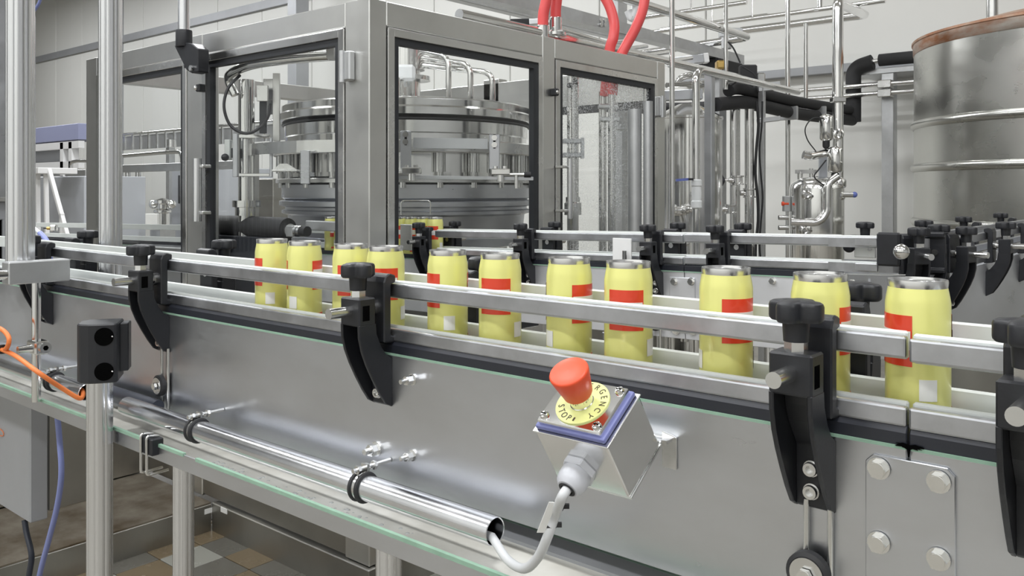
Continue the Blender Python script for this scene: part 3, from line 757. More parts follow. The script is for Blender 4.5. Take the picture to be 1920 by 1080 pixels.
sbo = T('air_hose', 'pale blue hose stub with clear fitting above the left rail end', 'hose', sb[-1])
MB().tube(spline(sb[1:], 6), 0.0068, 10).build('hose', M['bluehose'], sbo)
MB().tube(spline(sb[:2], 4), 0.0052, 10).build('fitting', M['clear'], sbo)

# grey control box below the tray at the left
gx0, gx1 = at(-70, 850, Y=0.80).x, at(56, 850, Y=0.80).x
gz0, gz1 = at(56, 982, Y=0.80).z, at(60, 735, Y=0.80).z
gb = T('control_box', 'grey control box below the tray at the hanging blue hose', 'box', ((gx0 + gx1) / 2, 0.87, gz0))
MB().box((gx0, 0.80, gz0), (gx1, 0.84, gz1)).build('door', M['greypaint'], gb, bevel=0.003)
MB().box((gx0, 0.845, gz0 + 0.012), (gx1 - 0.012, 0.95, gz1)).build('housing', M['basesteel'], gb, bevel=0.003)
a_ = at(2, 806, Y=0.798)
MB().tube(spline([a_ + V(-0.04, 0, 0.002), a_, a_ + V(0.016, 0, -0.006), a_ + V(0.006, 0, -0.014), a_ + V(-0.04, 0, -0.016)], 5), 0.0010, 6).build('marker_line', M['orange'], gb, label='small orange pen mark')
# large hood panel and crate at the left edge
hx1 = at(57, 200, Y=1.30).x; hx0 = hx1 - 0.7
hz0 = at(20, 372, Y=1.15).z; hz1 = 2.4
hd = T('machine_hood', 'smooth blue-grey sheet metal hood behind the thick tube', 'hood', ((hx0 + hx1) / 2, 1.1, hz0))
MB().box((hx0, 0.86, hz0), (hx1, 1.30, hz1)).build('sheet', M['panel'], hd, bevel=0.004)
xu1 = at(67, 200, Y=1.345).x
MB().box((xu1 - 0.05, 1.302, 0.861), (xu1, 1.345, at(62, 30, Y=1.33).z)).thing('steel_upright', M['galv'], 'flat dark steel upright along the edge of the blue-grey hood', 'upright', bevel=0.001)
cx1 = at(20, 430, Y=1.25).x; cx0 = cx1 - 0.5
cr = T('plastic_crate', 'dark grey slatted plastic crate on the machine base below the blue-grey hood', 'crate', (cx1 - 0.25, 1.05, 0.86))
zt_, zm_, zb2 = at(10, 378, X=cx1).z, at(10, 412, X=cx1).z, at(10, 500, X=cx1).z
MB().box((cx0, 0.87, zm_), (cx1, 1.25, zt_)).build('rim', M['plates'], cr, bevel=0.003)
for i in range(16):
    y = 0.88 + 0.36 * (i + 0.5) / 16
    MB().box((cx1 - 0.012, y - 0.0055, zb2), (cx1 - 0.002, y + 0.0055, zm_ + 0.002)).build('slat', M['plates'], cr)
MB().box((cx0, 0.88, 0.86), (cx1 - 0.004, 1.24, zb2 + 0.0)).build('bottom', M['plates'], cr)
MB().box((cx0, 0.88, zb2), (cx1 - 0.02, 1.24, zm_)).build('black_infill', M['hole'], cr)  # solid black block filling the crate behind its slats

# ================================================================== FILLING MACHINE CABINET
MX0, MX1, MY0, MY1 = -3.92, -2.0, 1.70, 3.45
MZT = CAM_Z + 0.583; MZH = CAM_Z + 0.506; MZD = 0.72
mc = T('filler_cabinet', 'stainless steel filling machine cabinet with large glazed doors', 'machine', ((MX0 + MX1) / 2, (MY0 + MY1) / 2, 0))
PX = [(-3.92, -3.817), (-3.054, -2.947), (-2.114, -2.0)]
PYY = [(1.70, 1.77), (2.546, 2.622), (3.382, 3.45)]
dpt = 0.07
for x0, x1 in PX:
    MB().box((x0, MY0, 0.114), (x1, MY0 + dpt, MZT)).build('post', M['shell'], mc, bevel=0.003)
for y0, y1 in PYY[1:]:
    MB().box((MX1 - dpt, y0, 0.114), (MX1, y1, MZT)).build('post', M['shell'], mc, bevel=0.003)
for x0, x1 in PX[:2]:
    MB().box((x0, MY1 - dpt, 0.114), (x1, MY1, MZT)).build('post', M['shell'], mc, bevel=0.003)
# headers
MB().box((-3.817, MY0 + 0.001, MZH), (-3.054, MY0 + dpt, MZT - 0.001)).build('header', M['shell'], mc, bevel=0.003)
MB().box((-2.947, MY0 + 0.001, MZH), (-2.114, MY0 + dpt, MZT - 0.001)).build('header', M['shell'], mc, bevel=0.003)
MB().box((MX1 - dpt, 1.77, MZH), (MX1 - 0.001, 2.546, MZT - 0.001)).build('header', M['shell'], mc, bevel=0.003)
MB().box((MX1 - dpt, 2.622, MZH), (MX1 - 0.001, 3.382, MZT - 0.001)).build('header', M['shell'], mc, bevel=0.003)
MB().box((-3.817, MY1 - dpt, MZH - 0.10), (-2.0 - dpt, MY1 - 0.001, MZT - 0.02)).build('header', M['shell'], mc, bevel=0.003)
MB().box((MX0, MY0 + dpt, MZH - 0.02), (MX0 + dpt, MY1 - dpt, MZT - 0.02)).build('header', M['shell'], mc, bevel=0.003)
MB().box((-3.817, MY1 - dpt, MZH - 0.135), (-2.0 - dpt, MY1 - dpt + 0.02, MZH - 0.10)).build('seal', M['gasket'], mc)

def door(axis, c0, c1, pane_mat, hinge=None, name='door'):
    """glazed door in the front (axis X, plane Y=MY0) or the right side (axis Y, plane X=MX1)"""
    def P(u, w, z): return (u, MY0 + w, z) if axis == 'X' else (MX1 - w, u, z)
    fw, gw, tk = 0.026, 0.022, 0.03
    c0 += 0.003; c1 -= 0.003; z0, z1 = MZD, MZH - 0.004
    f = MB()
    def bars(m, a0, a1, b0, b1, w, d0, d1):
        m.box(P(a0, d0, b0), P(a0 + w, d1, b1)); m.box(P(a1 - w, d0, b0), P(a1, d1, b1))
        m.box(P(a0 + w, d0, b0), P(a1 - w, d1, b0 + w)); m.box(P(a0 + w, d0, b1 - w), P(a1 - w, d1, b1))
    bars(f, c0, c1, z0, z1, fw, -0.004, tk)
    d = f.build(name, M['steel'], mc, bevel=0.0012)
    g = MB(); bars(g, c0 + fw, c1 - fw, z0 + fw, z1 - fw, gw, 0.002, tk - 0.004)
    g.build('gasket', M['gasket'], d, label='black rubber window gasket')
    MB().box(P(c0 + fw + gw - 0.002, 0.012, z0 + fw + gw - 0.002), P(c1 - fw - gw + 0.002, 0.016, z1 - fw - gw + 0.002)).build('pane', pane_mat, d, label='clear glass pane')
    return d
d1 = door('X', -3.817, -3.054, M['glass'])
d2 = door('X', -2.947, -2.114, M['glass'])
d3 = door('Y', 1.77, 2.546, M['glass'])
d4 = door('Y', 2.622, 3.382, M['wetglass'])
# pull handles, hinges and latches
hx = at(370, 350, Y=MY0 - 0.04).x
h = MB().cyl((hx, MY0 - 0.04, at(370, 415, Y=MY0 - 0.04).z), (hx, MY0 - 0.04, at(370, 297, Y=MY0 - 0.04).z), 0.0155, n=24).build('handle', M['alu'], d1)
for py in (312, 399):
    z = at(370, py, Y=MY0 - 0.04).z
    MB().box((hx - 0.018, MY0 - 0.04, z - 0.006), (hx + 0.035, MY0 - 0.004, z + 0.006)).build('standoff', M['steel'], mc, bevel=0.002)
hy = at(1069, 350, X=MX1 + 0.05).y
h = MB().cyl((MX1 + 0.05, hy, at(1069, 410, X=MX1 + 0.05).z), (MX1 + 0.05, hy, at(1069, 298, X=MX1 + 0.05).z), 0.0105, n=24).build('handle', M['alu'], d4)
for py in (313, 395):
    z = at(1069, py, X=MX1 + 0.05).z
    MB().box((MX1 + 0.003, hy - 0.034, z - 0.005), (MX1 + 0.05, hy + 0.01, z + 0.005)).build('standoff', M['steel'], mc, bevel=0.002)
def hinge(p, ax):
    p = Vector(p)
    s = V(0.022, 0.012, 0.045) if ax == 'X' else V(0.012, 0.025, 0.045)
    hm = MB().box(p - s, p + s).build('hinge', M['galv'], mc, bevel=0.004)
    off = V(-0.012, -0.012, 0) if ax == 'X' else V(0.012, -0.012, 0)
    MB().cyl(p + off - EZ * 0.05, p + off + EZ * 0.047, 0.010, n=16).build('hinge_pin', M['galv'], hm)
hinge(at(652, 124, Y=MY0 - 0.013), 'X')
hinge(at(1240, 200, X=MX1 + 0.013), 'Y')
for (p, q) in ((at(375, 165, Y=MY0 - 0.012), 'X'), (at(1040, 173, X=MX1 + 0.012), 'Y')):
    l = MB().box(p - V(0.014, 0.012, 0.014), p + V(0.014, 0.012, 0.014)).build('latch', M['gasket'], mc, bevel=0.004)
    MB().sphere(p + (V(-0.008, -0.012, 0) if q == 'X' else V(0.010, 0, 0)), 0.009, 12, 8).build('latch_button', M['polished'], l)
# orange sticker on the corner post
sp = at(708, 489, X=MX1 + 0.001)
MB().box((MX1, sp.y - 0.022, sp.z - 0.023), (MX1 + 0.0012, sp.y + 0.022, sp.z + 0.023)).build('sticker', M['sticker'], mc, label='small square orange-red sticker')
# base: lower panels, ledge and kick plates
for x0, x1 in ((-2.947, -2.114),):
    MB().box((x0, MY0 + 0.004, 0.12), (x1, MY0 + 0.03, MZD - 0.003)).build('base_panel', M['basesteel'], mc, bevel=0.002)
MB().box((-3.817, MY0 + 0.004, 0.12), (-3.054, MY0 + 0.03, MZD - 0.003)).build('base_panel', M['basesteel'], mc, bevel=0.002)
for y0, y1 in ((1.77, 2.546), (2.622, 3.382)):
    MB().box((MX1 - 0.03, y0, 0.12), (MX1 - 0.004, y1, MZD - 0.003)).build('base_panel', M['basesteel'], mc, bevel=0.002)
MB().box((-2.86, MY0 - 0.012, 0.004), (MX1 + 0.012, MY0 + 0.02, 0.112)).build('kick_plate', M['basesteel'], mc, bevel=0.003)
MB().box((MX1 - 0.02, MY0 + 0.021, 0.004), (MX1 + 0.012, MY1, 0.112)).build('kick_plate', M['basesteel'], mc, bevel=0.003)
MB().box((-3.8, MY0 + 0.1, 0.55), (MX1 - 0.08, MY1 - 0.1, 0.60)).build('machine_bed', M['basesteel'], mc, bevel=0.003)
# side base that reaches out under the conveyor, with its dirty ledge
sb_ = mc
MB().box((-4.6, 0.62, 0.115), (-3.375, MY0 - 0.001, 0.86)).build('side_base', M['basesteel'], sb_, bevel=0.003)
MB().box((-3.374, 0.62, 0.108), (-2.862, MY0 - 0.014, 0.113)).build('ledge', M['dirty'], sb_)
MB().box((-4.6, 0.62, 0.004), (-2.86, MY0 - 0.014, 0.107)).build('kick_plate', M['basesteel'], sb_, bevel=0.002)
p = at(394, 957, X=-2.859)
MB().box((-2.8595, p.y - 0.022, p.z - 0.009), (-2.858, p.y + 0.022, p.z + 0.009)).build('label_plate', M['label'], sb_, label='small white label strip')
p = at(420, 957, Y=MY0 - 0.0125)
MB().box((p.x - 0.02, MY0 - 0.014, p.z - 0.009), (p.x + 0.02, MY0 - 0.0118, p.z + 0.009)).build('label_plate', M['label'], mc, label='small white label strip')

# ------------------------------------------------------------------ carousel inside the cabinet
CX, CY = -2.83, 2.63
ca = T('filling_carousel', 'big round polished filling carousel behind the cabinet glass', 'carousel', (CX, CY, 0.60))
def cz(py, t=3.3): return CAM_Z + (HOR - py) / FPX * t
def drum(name, prof, mat='polished', par=None, n=72): return MB().lathe(prof, (CX, CY, 0), EZ, n).build(name, M[mat], par or ca)
drum('upper_bowl', [(0.05, cz(168)), (0.40, cz(172)), (0.535, cz(180)), (0.548, cz(184)), (0.548, cz(196)), (0.56, cz(200)), (0.56, cz(213)), (0.54, cz(217)), (0.50, cz(220))])
drum('dark_seam', [(0.50, cz(219)), (0.545, cz(219)), (0.545, cz(222)), (0.50, cz(222))], 'gasket')
drum('bowl_wall', [(0.50, cz(222)), (0.535, cz(224)), (0.535, cz(246)), (0.53, cz(248)), (0.53, cz(262))])
drum('deck_ring', [(0.50, cz(262)), (0.578, cz(262)), (0.582, cz(264)), (0.582, cz(284)), (0.578, cz(286)), (0.50, cz(286))], 'steel')
drum('lower_drum', [(0.52, cz(286)), (0.52, cz(330)), (0.50, cz(333))])
drum('guide_ring', [(0.50, cz(333)), (0.565, cz(333)), (0.57, cz(335)), (0.57, cz(342)), (0.50, cz(342))], 'steel')
drum('skirt', [(0.53, cz(342)), (0.545, cz(346)), (0.545, cz(372)), (0.53, cz(376)), (0.555, cz(379)), (0.555, cz(388)), (0.53, cz(391)), (0.53, cz(396)), (0.545, cz(398)), (0.545, cz(404)), (0.52, cz(408)), (0.51, cz(450)), (0.52, cz(452)), (0.52, cz(470))], 'panel')
drum('base_column', [(0.50, cz(470)), (0.42, cz(480)), (0.42, 0.60)], 'steel')
# filling valves around the bowl
vv = MB().cyl((0, 0, cz(240)), (0, 0, cz(300)), 0.022, n=14)
vv.cyl((0, 0, cz(300)), (0, 0, cz(330)), 0.014, n=12)
vv.v = [v + V(CX, CY, 0) for v in vv.v]
v0 = vv.build('filling_valve', M['steel'], ca)
for i in range(24):
    o = v0 if i == 0 else v0.copy()
    if i: COL.objects.link(o)
    a = 2 * math.pi * i / 24
    o.location = (math.cos(a) * 0.548, math.sin(a) * 0.548, -0.045)
# central column and swivel, product lines
cc0 = at(768, 130, d=3.83)
cn = MB().cyl((CX, CY, cz(172)), (CX, CY, cz(130, 3.8)), 0.055, n=24)
cn.cyl((CX, CY, cz(150, 3.8)), (CX, CY, cz(142, 3.8)), 0.10, n=28).cyl((CX, CY, cz(130, 3.8)), (CX, CY, cz(60, 3.8)), 0.075, n=28)
cn.build('centre_column', M['polished'], ca)
for k, (dx, h_) in enumerate(((0.20, 0.20), (0.30, 0.165), (0.40, 0.13), (-0.18, 0.20), (-0.30, 0.15))):
    q = V(CX, CY, cz(172)) + RT * dx * 0.95 - FW * 0.12
    MB().tube(fillet([q, q + EZ * h_, q + EZ * (h_ + 0.03) + (V(CX, CY, 0) - V(q.x, q.y, 0)) * 0.9 + V(0, 0, 0.02)], 0.05), 0.013, 10).build('product_line', M['polished'], ca)
for k in range(4):
    a = 0.9 + k * 0.55
    q = V(CX + math.cos(-a) * 0.30, CY + math.sin(-a) * 0.30, cz(172))
    MB().tube(fillet([q, q + EZ * 0.08, V(CX, CY, cz(146, 3.8))], 0.04), 0.011, 10).build('product_line', M['polished'], ca)
MB().obox(V(CX, CY, cz(138, 3.7)) - FW * 0.15 - RT * 0.01, (0.12, 0.05, 0.07), (RT, FW, EZ)).build('rotary_block', M['clear'], ca, bevel=0.012)

# slotted hanger plates with little clamps in front of the carousel (seen in the right-hand pane)
def hanger_plate(px, y0, y1, label, ext=0):
    d_ = 3.02
    t_ = at(px, y0, d=d_); b_ = at(px, y1, d=d_)
    r = T('slotted_hanger', label, 'bracket', (b_.x, b_.y, b_.z), 'slotted hangers by the carousel')
    ax = (RT, FW, EZ)
    MB().obox((t_ + b_) / 2, (0.038, 0.008, (t_ - b_).z), ax).build('plate', M['panel'], r, bevel=0.003)
    for k in (0.10, 0.30):
        c = t_.lerp(b_, k) - FW * 0.005
        MB().cyl(c, c - FW * 0.008, 0.010, n=16).build('bolt', M['polished'], r)
    MB().obox(t_.lerp(b_, 0.2) - FW * 0.0045, (0.008, 0.002, 0.05), ax).build('slot', M['hole'], r)
    c = b_ + RT * 0.022 - FW * 0.012 - EZ * 0.008
    MB().obox(c, (0.066, 0.04, 0.022), ax).build('clamp', M['polished'], r, bevel=0.003)
    MB().cyl(c - EZ * 0.034, c - EZ * 0.010, 0.014, n=18).build('clamp_bush', M['polished'], r)
    for k in (-0.018, 0.014): MB().cyl(c + RT * k, c + RT * k + EZ * 0.02, 0.008, n=6).build('nut', M['steel'], r)
    s = -1 if ext < 0 else 1
    e = c + RT * s * 0.082 - EZ * 0.010
    MB().cyl(c - EZ * 0.010, e, 0.0065, n=12).build('arm_rod', M['polished'], r)
    if ext > 0: MB().cyl(e, e + RT * 0.024, 0.010, n=14).build('grip', M['rubber'], r)
    MB().cyl(c + RT * s * 0.055 - EZ * 0.012, c + RT * s * 0.055 - EZ * 0.058, 0.007, n=12).build('drop_pin', M['polished'], r)
    # foot: a post back to the guide ring
    MB().obox(c + FW * 0.09, (0.02, 0.16, 0.012), ax).build('stay', M['steel'], r)
    return r
hanger_plate(761, 245, 316, 'slotted steel hanger plate beside the corner post in the right pane', -1)
hanger_plate(927, 252, 318, 'slotted steel hanger plate with black-tipped rod in the right pane', 1)
MB().bar(at(775, 268, d=3.04), at(915, 270, d=3.04), 0.006, 0.038).thing('cross_bar', M['panel'], 'flat bright bar spanning the two slotted hanger plates', 'bar', bevel=0.001)
MB().bar(at(742, 332, d=3.02), at(1000, 335, d=3.02), 0.006, 0.013).thing('cross_bar', M['panel'], 'thin bright bar below the two slotted hanger plates', 'bar', bevel=0.001)
wl = [at(752, 402, d=2.96), at(752, 376, d=2.96), at(807, 376, d=2.96), at(807, 402, d=2.96)]
MB().tube(fillet(wl, 0.012), 0.0025, 8).thing('wire_loop', M['steel'], 'thin bent wire loop standing over the cans in the right pane', 'wire')

# things in the left-hand pane: infeed column with bracketry, pipe elbow, cable loop
d0 = 3.25
col_b, col_t = at(462, 405, d=d0), at(462, 150, d=d0)
ic = T('lift_column', 'polished steel column with flange and bracket plates behind the left pane', 'column', V(col_b.x, col_b.y, 0.60))
MB().cyl(V(col_b.x, col_b.y, 0.60), col_t, 0.030, n=28).build('column', M['polished'], ic)
MB().lathe([(0.030, at(462, 376, d=d0).z), (0.052, at(462, 376, d=d0).z), (0.052, at(462, 388, d=d0).z), (0.042, at(462, 389, d=d0).z), (0.042, at(462, 404, d=d0).z), (0.030, at(462, 404, d=d0).z)], V(col_b.x, col_b.y, 0), EZ, 28).build('flange', M['polished'], ic)
ax = (RT, FW, EZ)
def plate(px0, px1, py0, py1, d_, mat, name, par, tk=0.012):
    a = at(px0, py0, d=d_); b = at(px1, py1, d=d_)
    return MB().obox((a + b) / 2, ((b - a).dot(RT), tk, abs((b - a).z)), ax).build(name, M[mat], par, bevel=0.0015)
plate(437, 446, 250, 332, d0 - 0.06, 'panel', 'bracket_plate', ic)
plate(506, 511, 258, 332, d0 - 0.06, 'panel', 'bracket_plate', ic)
plate(445, 506, 325, 331, d0 - 0.05, 'polished', 'cross_rod', ic)
plate(446, 508, 252, 259, d0 - 0.05, 'polished', 'cross_rod', ic)
plate(512, 525, 137, 265, d0 - 0.02, 'shell', 'tall_plate', ic)
plate(494, 514, 148, 215, d0 + 0.02, 'steel', 'head_plate', ic)
plate(487, 500, 160, 250, d0 - 0.03, 'gasket', 'cable_carrier', ic)
plate(482, 503, 160, 190, d0 - 0.06, 'steel', 'head_block', ic)
plate(423, 433, 262, 300, d0 - 0.06, 'white', 'roller', ic, 0.03)
plate(428, 440, 278, 296, d0 - 0.04, 'gasket', 'roller_arm', ic, 0.03)
MB().sphere(at(422, 295, d=d0 - 0.08), 0.014, 14, 8).build('ball_knob', M['black'], ic)
plate(564, 581, 282, 345, 2.95, 'panel', 'stay_plate', ca)
MB().prism([(0, 0), (0.10, 0), (0.055, 0.028), (0.03, 0.028)], at(510, 322, d=3.0), RT, EZ, 0.01).build('fin', M['steel'], ca)
plate(512, 560, 318, 322, 2.98, 'steel', 'guide_arm', ca, 0.04)
# curved flat band
bd = T('guard_band', 'wide curved flat steel band sweeping across the left pane', 'band', (CX, CY, at(600, 288, d=2.95).z))
aa = []
for px, d_ in ((449, 3.32), (480, 3.17), (520, 3.06), (570, 2.98), (640, 2.94), (700, 2.96)):
    aa.append(at(px, 300, d=d_))
aa = spline(aa, 4); z0, z1 = at(600, 285, d=2.95).z, at(600, 262, d=2.95).z
vs = []
for p in aa: vs += [V(p.x, p.y, z0), V(p.x, p.y, z1), V(p.x, p.y, z1) + FW * 0.008, V(p.x, p.y, z0) + FW * 0.008]
fs = []
for i in range(len(aa) - 1):
    for k in range(4): fs.append((i*4+k, i*4+(k+1) % 4, (i+1)*4+(k+1) % 4, (i+1)*4+k))
fs += [(0, 1, 2, 3), tuple((len(aa)-1)*4 + k for k in range(4))]
MB().add(vs, fs, False).build('band', M['steel'], bd)
for px, d_ in ((470, 3.22), (640, 2.95)):
    a = at(px, 300, d=d_ + 0.01); MB().box((a.x - 0.01, a.y + 0.012, 0.60), (a.x + 0.01, a.y + 0.03, z1)).build('band_post', M['steel'], bd)
el = [at(442, 178, d=3.2), at(430, 152, d=3.2), at(434, 138, d=3.17), at(470, 122, d=3.1), at(540, 111, d=3.0), at(628, 104, d=2.9), at(720, 98, d=2.86)]
ep = T('suction_pipe', 'thick bent stainless pipe arching across the top of the left pane', 'pipe', el[0])
MB().tube(spline(el, 6), 0.0175, 16).build('pipe', M['polished'], ep)
MB().obox(at(622, 98, d=2.88), (0.028, 0.05, 0.05), ax).build('coupling', M['whitep'], ep, bevel=0.003)
k = [at(452 + 6 + 42 * math.cos(t), 198 + 50 * math.sin(t), d=3.1) for t in [(-0.35 + i * 0.285) * math.pi for i in range(7)]]
k = [at(450, 141, d=3.14), at(428, 165, d=3.1), at(420, 200, d=3.08), at(432, 235, d=3.08), at(460, 250, d=3.08), at(487, 240, d=3.1), at(503, 218, d=3.14), at(507, 195, d=3.16)]
MB().tube(spline(k, 7), 0.0055, 10).thing('cable_loop', M['rubber'], 'black cable hanging in a big loop beside the lift column', 'cable')
# dark motor with bright shaft coupling in front of the machine conveyor
mo = T('drive_motor', 'long black cylindrical drive motor behind the left pane', 'motor', at(490, 440, Y=1.86))
m0, m1 = at(405, 420, Y=1.90), at(566, 420, Y=1.90)
zmid = at(490, 424, Y=1.90).z; Rm = 0.040
MB().lathe([(1e-4, 0), (Rm * 0.8, 0.0), (Rm, 0.03), (Rm, m1.x - m0.x - 0.02), (Rm * 0.93, m1.x - m0.x), (1e-4, m1.x - m0.x)], (m0.x, 1.84, zmid), EX, 36).build('motor_body', M['rubber'], mo)
MB().cyl((m1.x, 1.84, zmid - 0.006), (m1.x + 0.015, 1.84, zmid - 0.006), 0.024, n=24).build('end_ring', M['steel'], mo)
MB().box((m1.x + 0.015, 1.82, zmid - 0.028), (m1.x + 0.052, 1.86, zmid + 0.012)).build('gear_block', M['galv'], mo, bevel=0.002)
for q in (0.054, 0.072):
    MB().cyl((m1.x + q, 1.84, zmid - 0.007), (m1.x + q + 0.014, 1.84, zmid - 0.007), 0.021, n=24).build('shaft_collar', M['polished'], mo)
MB().cyl((m1.x + 0.086, 1.84, zmid - 0.007), (m1.x + 0.115, 1.84, zmid - 0.007), 0.018, n=20).build('shaft_end', M['rubber'], mo)
MB().box((m0.x + 0.02, 1.80, 0.60), (m1.x - 0.04, 1.885, zmid - Rm + 0.006)).build('motor_foot', M['strip'], mo, bevel=0.003)

# ------------------------------------------------------------------ clear rinse tubes and pipes in the right door
rt_ = T('riser_pipe', 'wide stainless riser pipe with clamp blocks behind the splashed pane', 'pipe', V(0, 0, 0))
def vpipe(px, py0, py1, d_, r, mat='polished'): 
    a = at(px, py1, d=d_); b = at(px, py0, d=d_)
    return MB().cyl(a, b, r, n=20)
dd = 3.55
rt_.location = at(1068, 480, d=dd + 0.05); ORIG[rt_.name] = Vector(rt_.location)
vpipe(1074, 145, 620, dd + 0.05, 0.0245).build('pipe', M['polished'], rt_)
MB().sphere(at(1068, 160, d=dd), 0.012, 12, 8).build('cap_screw', M['gasket'], rt_)
for py in (265, 291):
    a = at(1074, py, d=dd + 0.03); MB().obox(a, (0.085, 0.07, 0.018), ax).build('clamp_block', M['panel'], rt_, bevel=0.002)
a = at(1092, 278, d=dd); MB().obox(a, (0.012, 0.05, 0.085), ax).build('clamp_strap', M['panel'], rt_)
MB().lathe([(0.0245, 0), (0.036, 0), (0.036, 0.05), (0.030, 0.055), (0.030, 0.075), (0.0245, 0.075)], at(1074, 403, d=dd + 0.05), EZ, 20).build('union', M['polished'], rt_)
for i, (px, y0, r_, dq_) in enumerate(((1130, 172, 0.017, 3.75), (1147, 166, 0.017, 3.72), (1190, 205, 0.03, 3.68), (1215, 190, 0.02, 3.66))):
    lab = ('first', 'second', 'third', 'fourth')[i]
    vpipe(px, y0, 640, dq_, r_).thing('riser_pipe', M['polished'] if i < 2 else M['galv'], ('slender stainless riser pipe with red hose on top', 'slender stainless riser pipe with clamp beside the red hose', 'broad pale riser pipe behind the wet glass', 'grey riser pipe next to the hinge post')[i], 'pipe', 'riser pipes behind the splashed pane')
for px, py in ((1140, 200), (1143, 224)):
    MB().obox(at(px, py, d=3.73), (0.085, 0.05, 0.02), ax).thing('pipe_clamp', M['galv'], ('upper' if py == 200 else 'lower') + ' clamp across the slender riser pipes behind the splashed pane', 'clamp', bevel=0.004)

# ================================================================== BACK CONVEYOR (slightly rising to the right, runs through the cabinet)
SL = 0.018; TH = -math.atan(SL)
BYN, BYF = 1.930, 2.024
def bz(x): return CAM_Z - 0.207 + SL * (x + 1.24)
BX0, BX1 = -5.9, -0.70
bc_ = T('conveyor', 'second stainless conveyor running out of the filler cabinet to the curve', 'conveyor', (-1.24, 1.977, bz(-1.24)))
# built level in its own frame, then tilted as a whole
bc_.rotation_euler = (0, TH, 0)
def lb(x): return x + 1.24
O = ORIG[bc_.name]
def bpart(m, name, mat, **k):
    m.v = [v + O for v in m.v]; return m.build(name, M[mat], bc_, **k)
BH = 0.170
xj_ = lb(at(1283, 620, Y=BYN).x)
for y, s, segs in ((BYN, 1, ((lb(BX0), lb(-3.9)), (lb(-2.75), xj_ - 0.001), (xj_ + 0.001, lb(BX1)))), (BYF, -1, ((lb(BX0), lb(BX1)),))):
    for (x0, x1) in segs:
        y0 = y - 1.977
        bpart(MB().box((x0, y0, -BH), (x1, y0 + 0.003 * s, 0)).box((x0, y0 + 0.003 * s, -BH), (x1, y0 + 0.02 * s, -BH + 0.003)), 'side_panel', 'panelb', bevel=0.001)
        bpart(MB().box((x0, y0 - 0.001 * s, 0), (x1, y0 + 0.0085 * s, 0.014)), 'wear_strip', 'strip')
        if s > 0: bpart(MB().box((x0, y0 - 0.002, -0.002), (x1, y0 + 0.001, 0.0008)), 'edge_seal', 'green')
bpart(MB().box((lb(BX0), -0.043, -0.02), (lb(BX1), 0.043, -0.006)), 'belt_bed', 'galv')
s0 = bpart(MB().box((-0.0185, -0.038, -0.004), (0.0185, 0.038, 0.004)), 'belt_slat', 'plates')
for i in range(62):
    o = s0 if i == 0 else s0.copy()
    if i: COL.objects.link(o)
    o.location = (lb(-2.95) + 0.038 * i, 0, 0)
# joint plate and bolts
def P2(px, py, off=0.0):
    p = at(px, py, Y=BYN - off); return V(lb(p.x), p.y - 1.977, p.z - bz(p.x))
q0, q1 = P2(1233, 520), P2(1306, 640)
jp = bpart(MB().box((xj_ - 0.042, BYN - 1.977 - 0.003, -0.155), (xj_ + 0.030, BYN - 1.977, -0.015)), 'joint_plate', 'panelb', bevel=0.004)
for px, py in ((1264, 528), (1296, 528), (1266, 620), (1297, 621)):
    q = P2(px, py, 0.003) + O
    hexbolt(q, 0.008, 0.008, jp)
for px, py in ((1322, 521), (1449, 527), (1597, 530), (940, 585)):
    hexbolt(P2(px, py) + O, 0.007, 0.010, bc_)
# brackets
bn = 'black star-knob rail bracket on second conveyor, '
for px, lab in ((786, 'inside the cabinet by the wire loop'), (977, 'next to the cabinet side post'), (1216, 'before the tall bright column'), (1342, 'before the pair of thin standing pipes')):
    x = at(px, 440, Y=BYN - 0.0415).x
    place(br, (x, BYN, bz(x)), ry=TH, label=bn + lab, group='second conveyor near brackets')
bn = 'black rail bracket behind second conveyor rails, '
for px, lab in ((854, 'behind the carousel pane'), (1041, 'before the riser pipe with clamp blocks'), (1272, 'before the wide bright vessel'), (1394, 'before the cable-strung upright'), (1762, 'at the start of the curve')):
    x = at(px, 430, Y=BYF + 0.0415).x
    place(br, (x, BYF, bz(x)), rz=math.pi, ry=-TH, label=bn + lab, group='second conveyor far brackets')
# rails of the back conveyor (tilted things of their own)
def brail(x0, x1, y, dz, h, s, label):
    xm = (x0 + x1) / 2
    r = T('guide_rail', label, 'guide rail', (xm, y, bz(xm) + dz), 'second conveyor guide rails'); r.rotation_euler = (0, TH, 0)
    o = ORIG[r.name]; hl = (x1 - x0) / 2
    MB().box(o + V(-hl, 0, 0), o + V(hl, s * 0.0085, h)).build('rail_profile', M['rail'], r, bevel=0.002, seg=2)
    MB().box(o + V(-hl, s * 0.0085, -0.002), o + V(hl, s * 0.0145, h + 0.003)).build('guide_strip', M['white'], r, bevel=0.0015)
xr0 = at(815, 432, Y=BYN).x; xr1 = at(1282, 440, Y=BYN).x; xr2 = at(1645, 445, Y=BYN).x
brail(xr0, xr1 - 0.003, BYN + 0.0005, 0.0720, 0.020, 1, 'upper near rail of the second conveyor, from the cabinet to its joint')
brail(xr1 + 0.001, xr2, BYN + 0.0005, 0.0740, 0.020, 1, 'upper near rail of the second conveyor, from the joint to the curve')
brail(xr0, xr1 - 0.003, BYN + 0.0005, 0.0175, 0.017, 1, 'lower near rail of the second conveyor, from the cabinet to its joint')
brail(xr1 + 0.001, xr2, BYN + 0.0005, 0.0190, 0.018, 1, 'lower near rail of the second conveyor, from the joint to the curve')
brail(BX0, BX1, BYF - 0.0005, 0.0720, 0.020, -1, 'upper far rail of the second conveyor with white strip')
brail(BX0, BX1, BYF - 0.0005, 0.0175, 0.017, -1, 'lower far rail of the second conveyor with white strip')
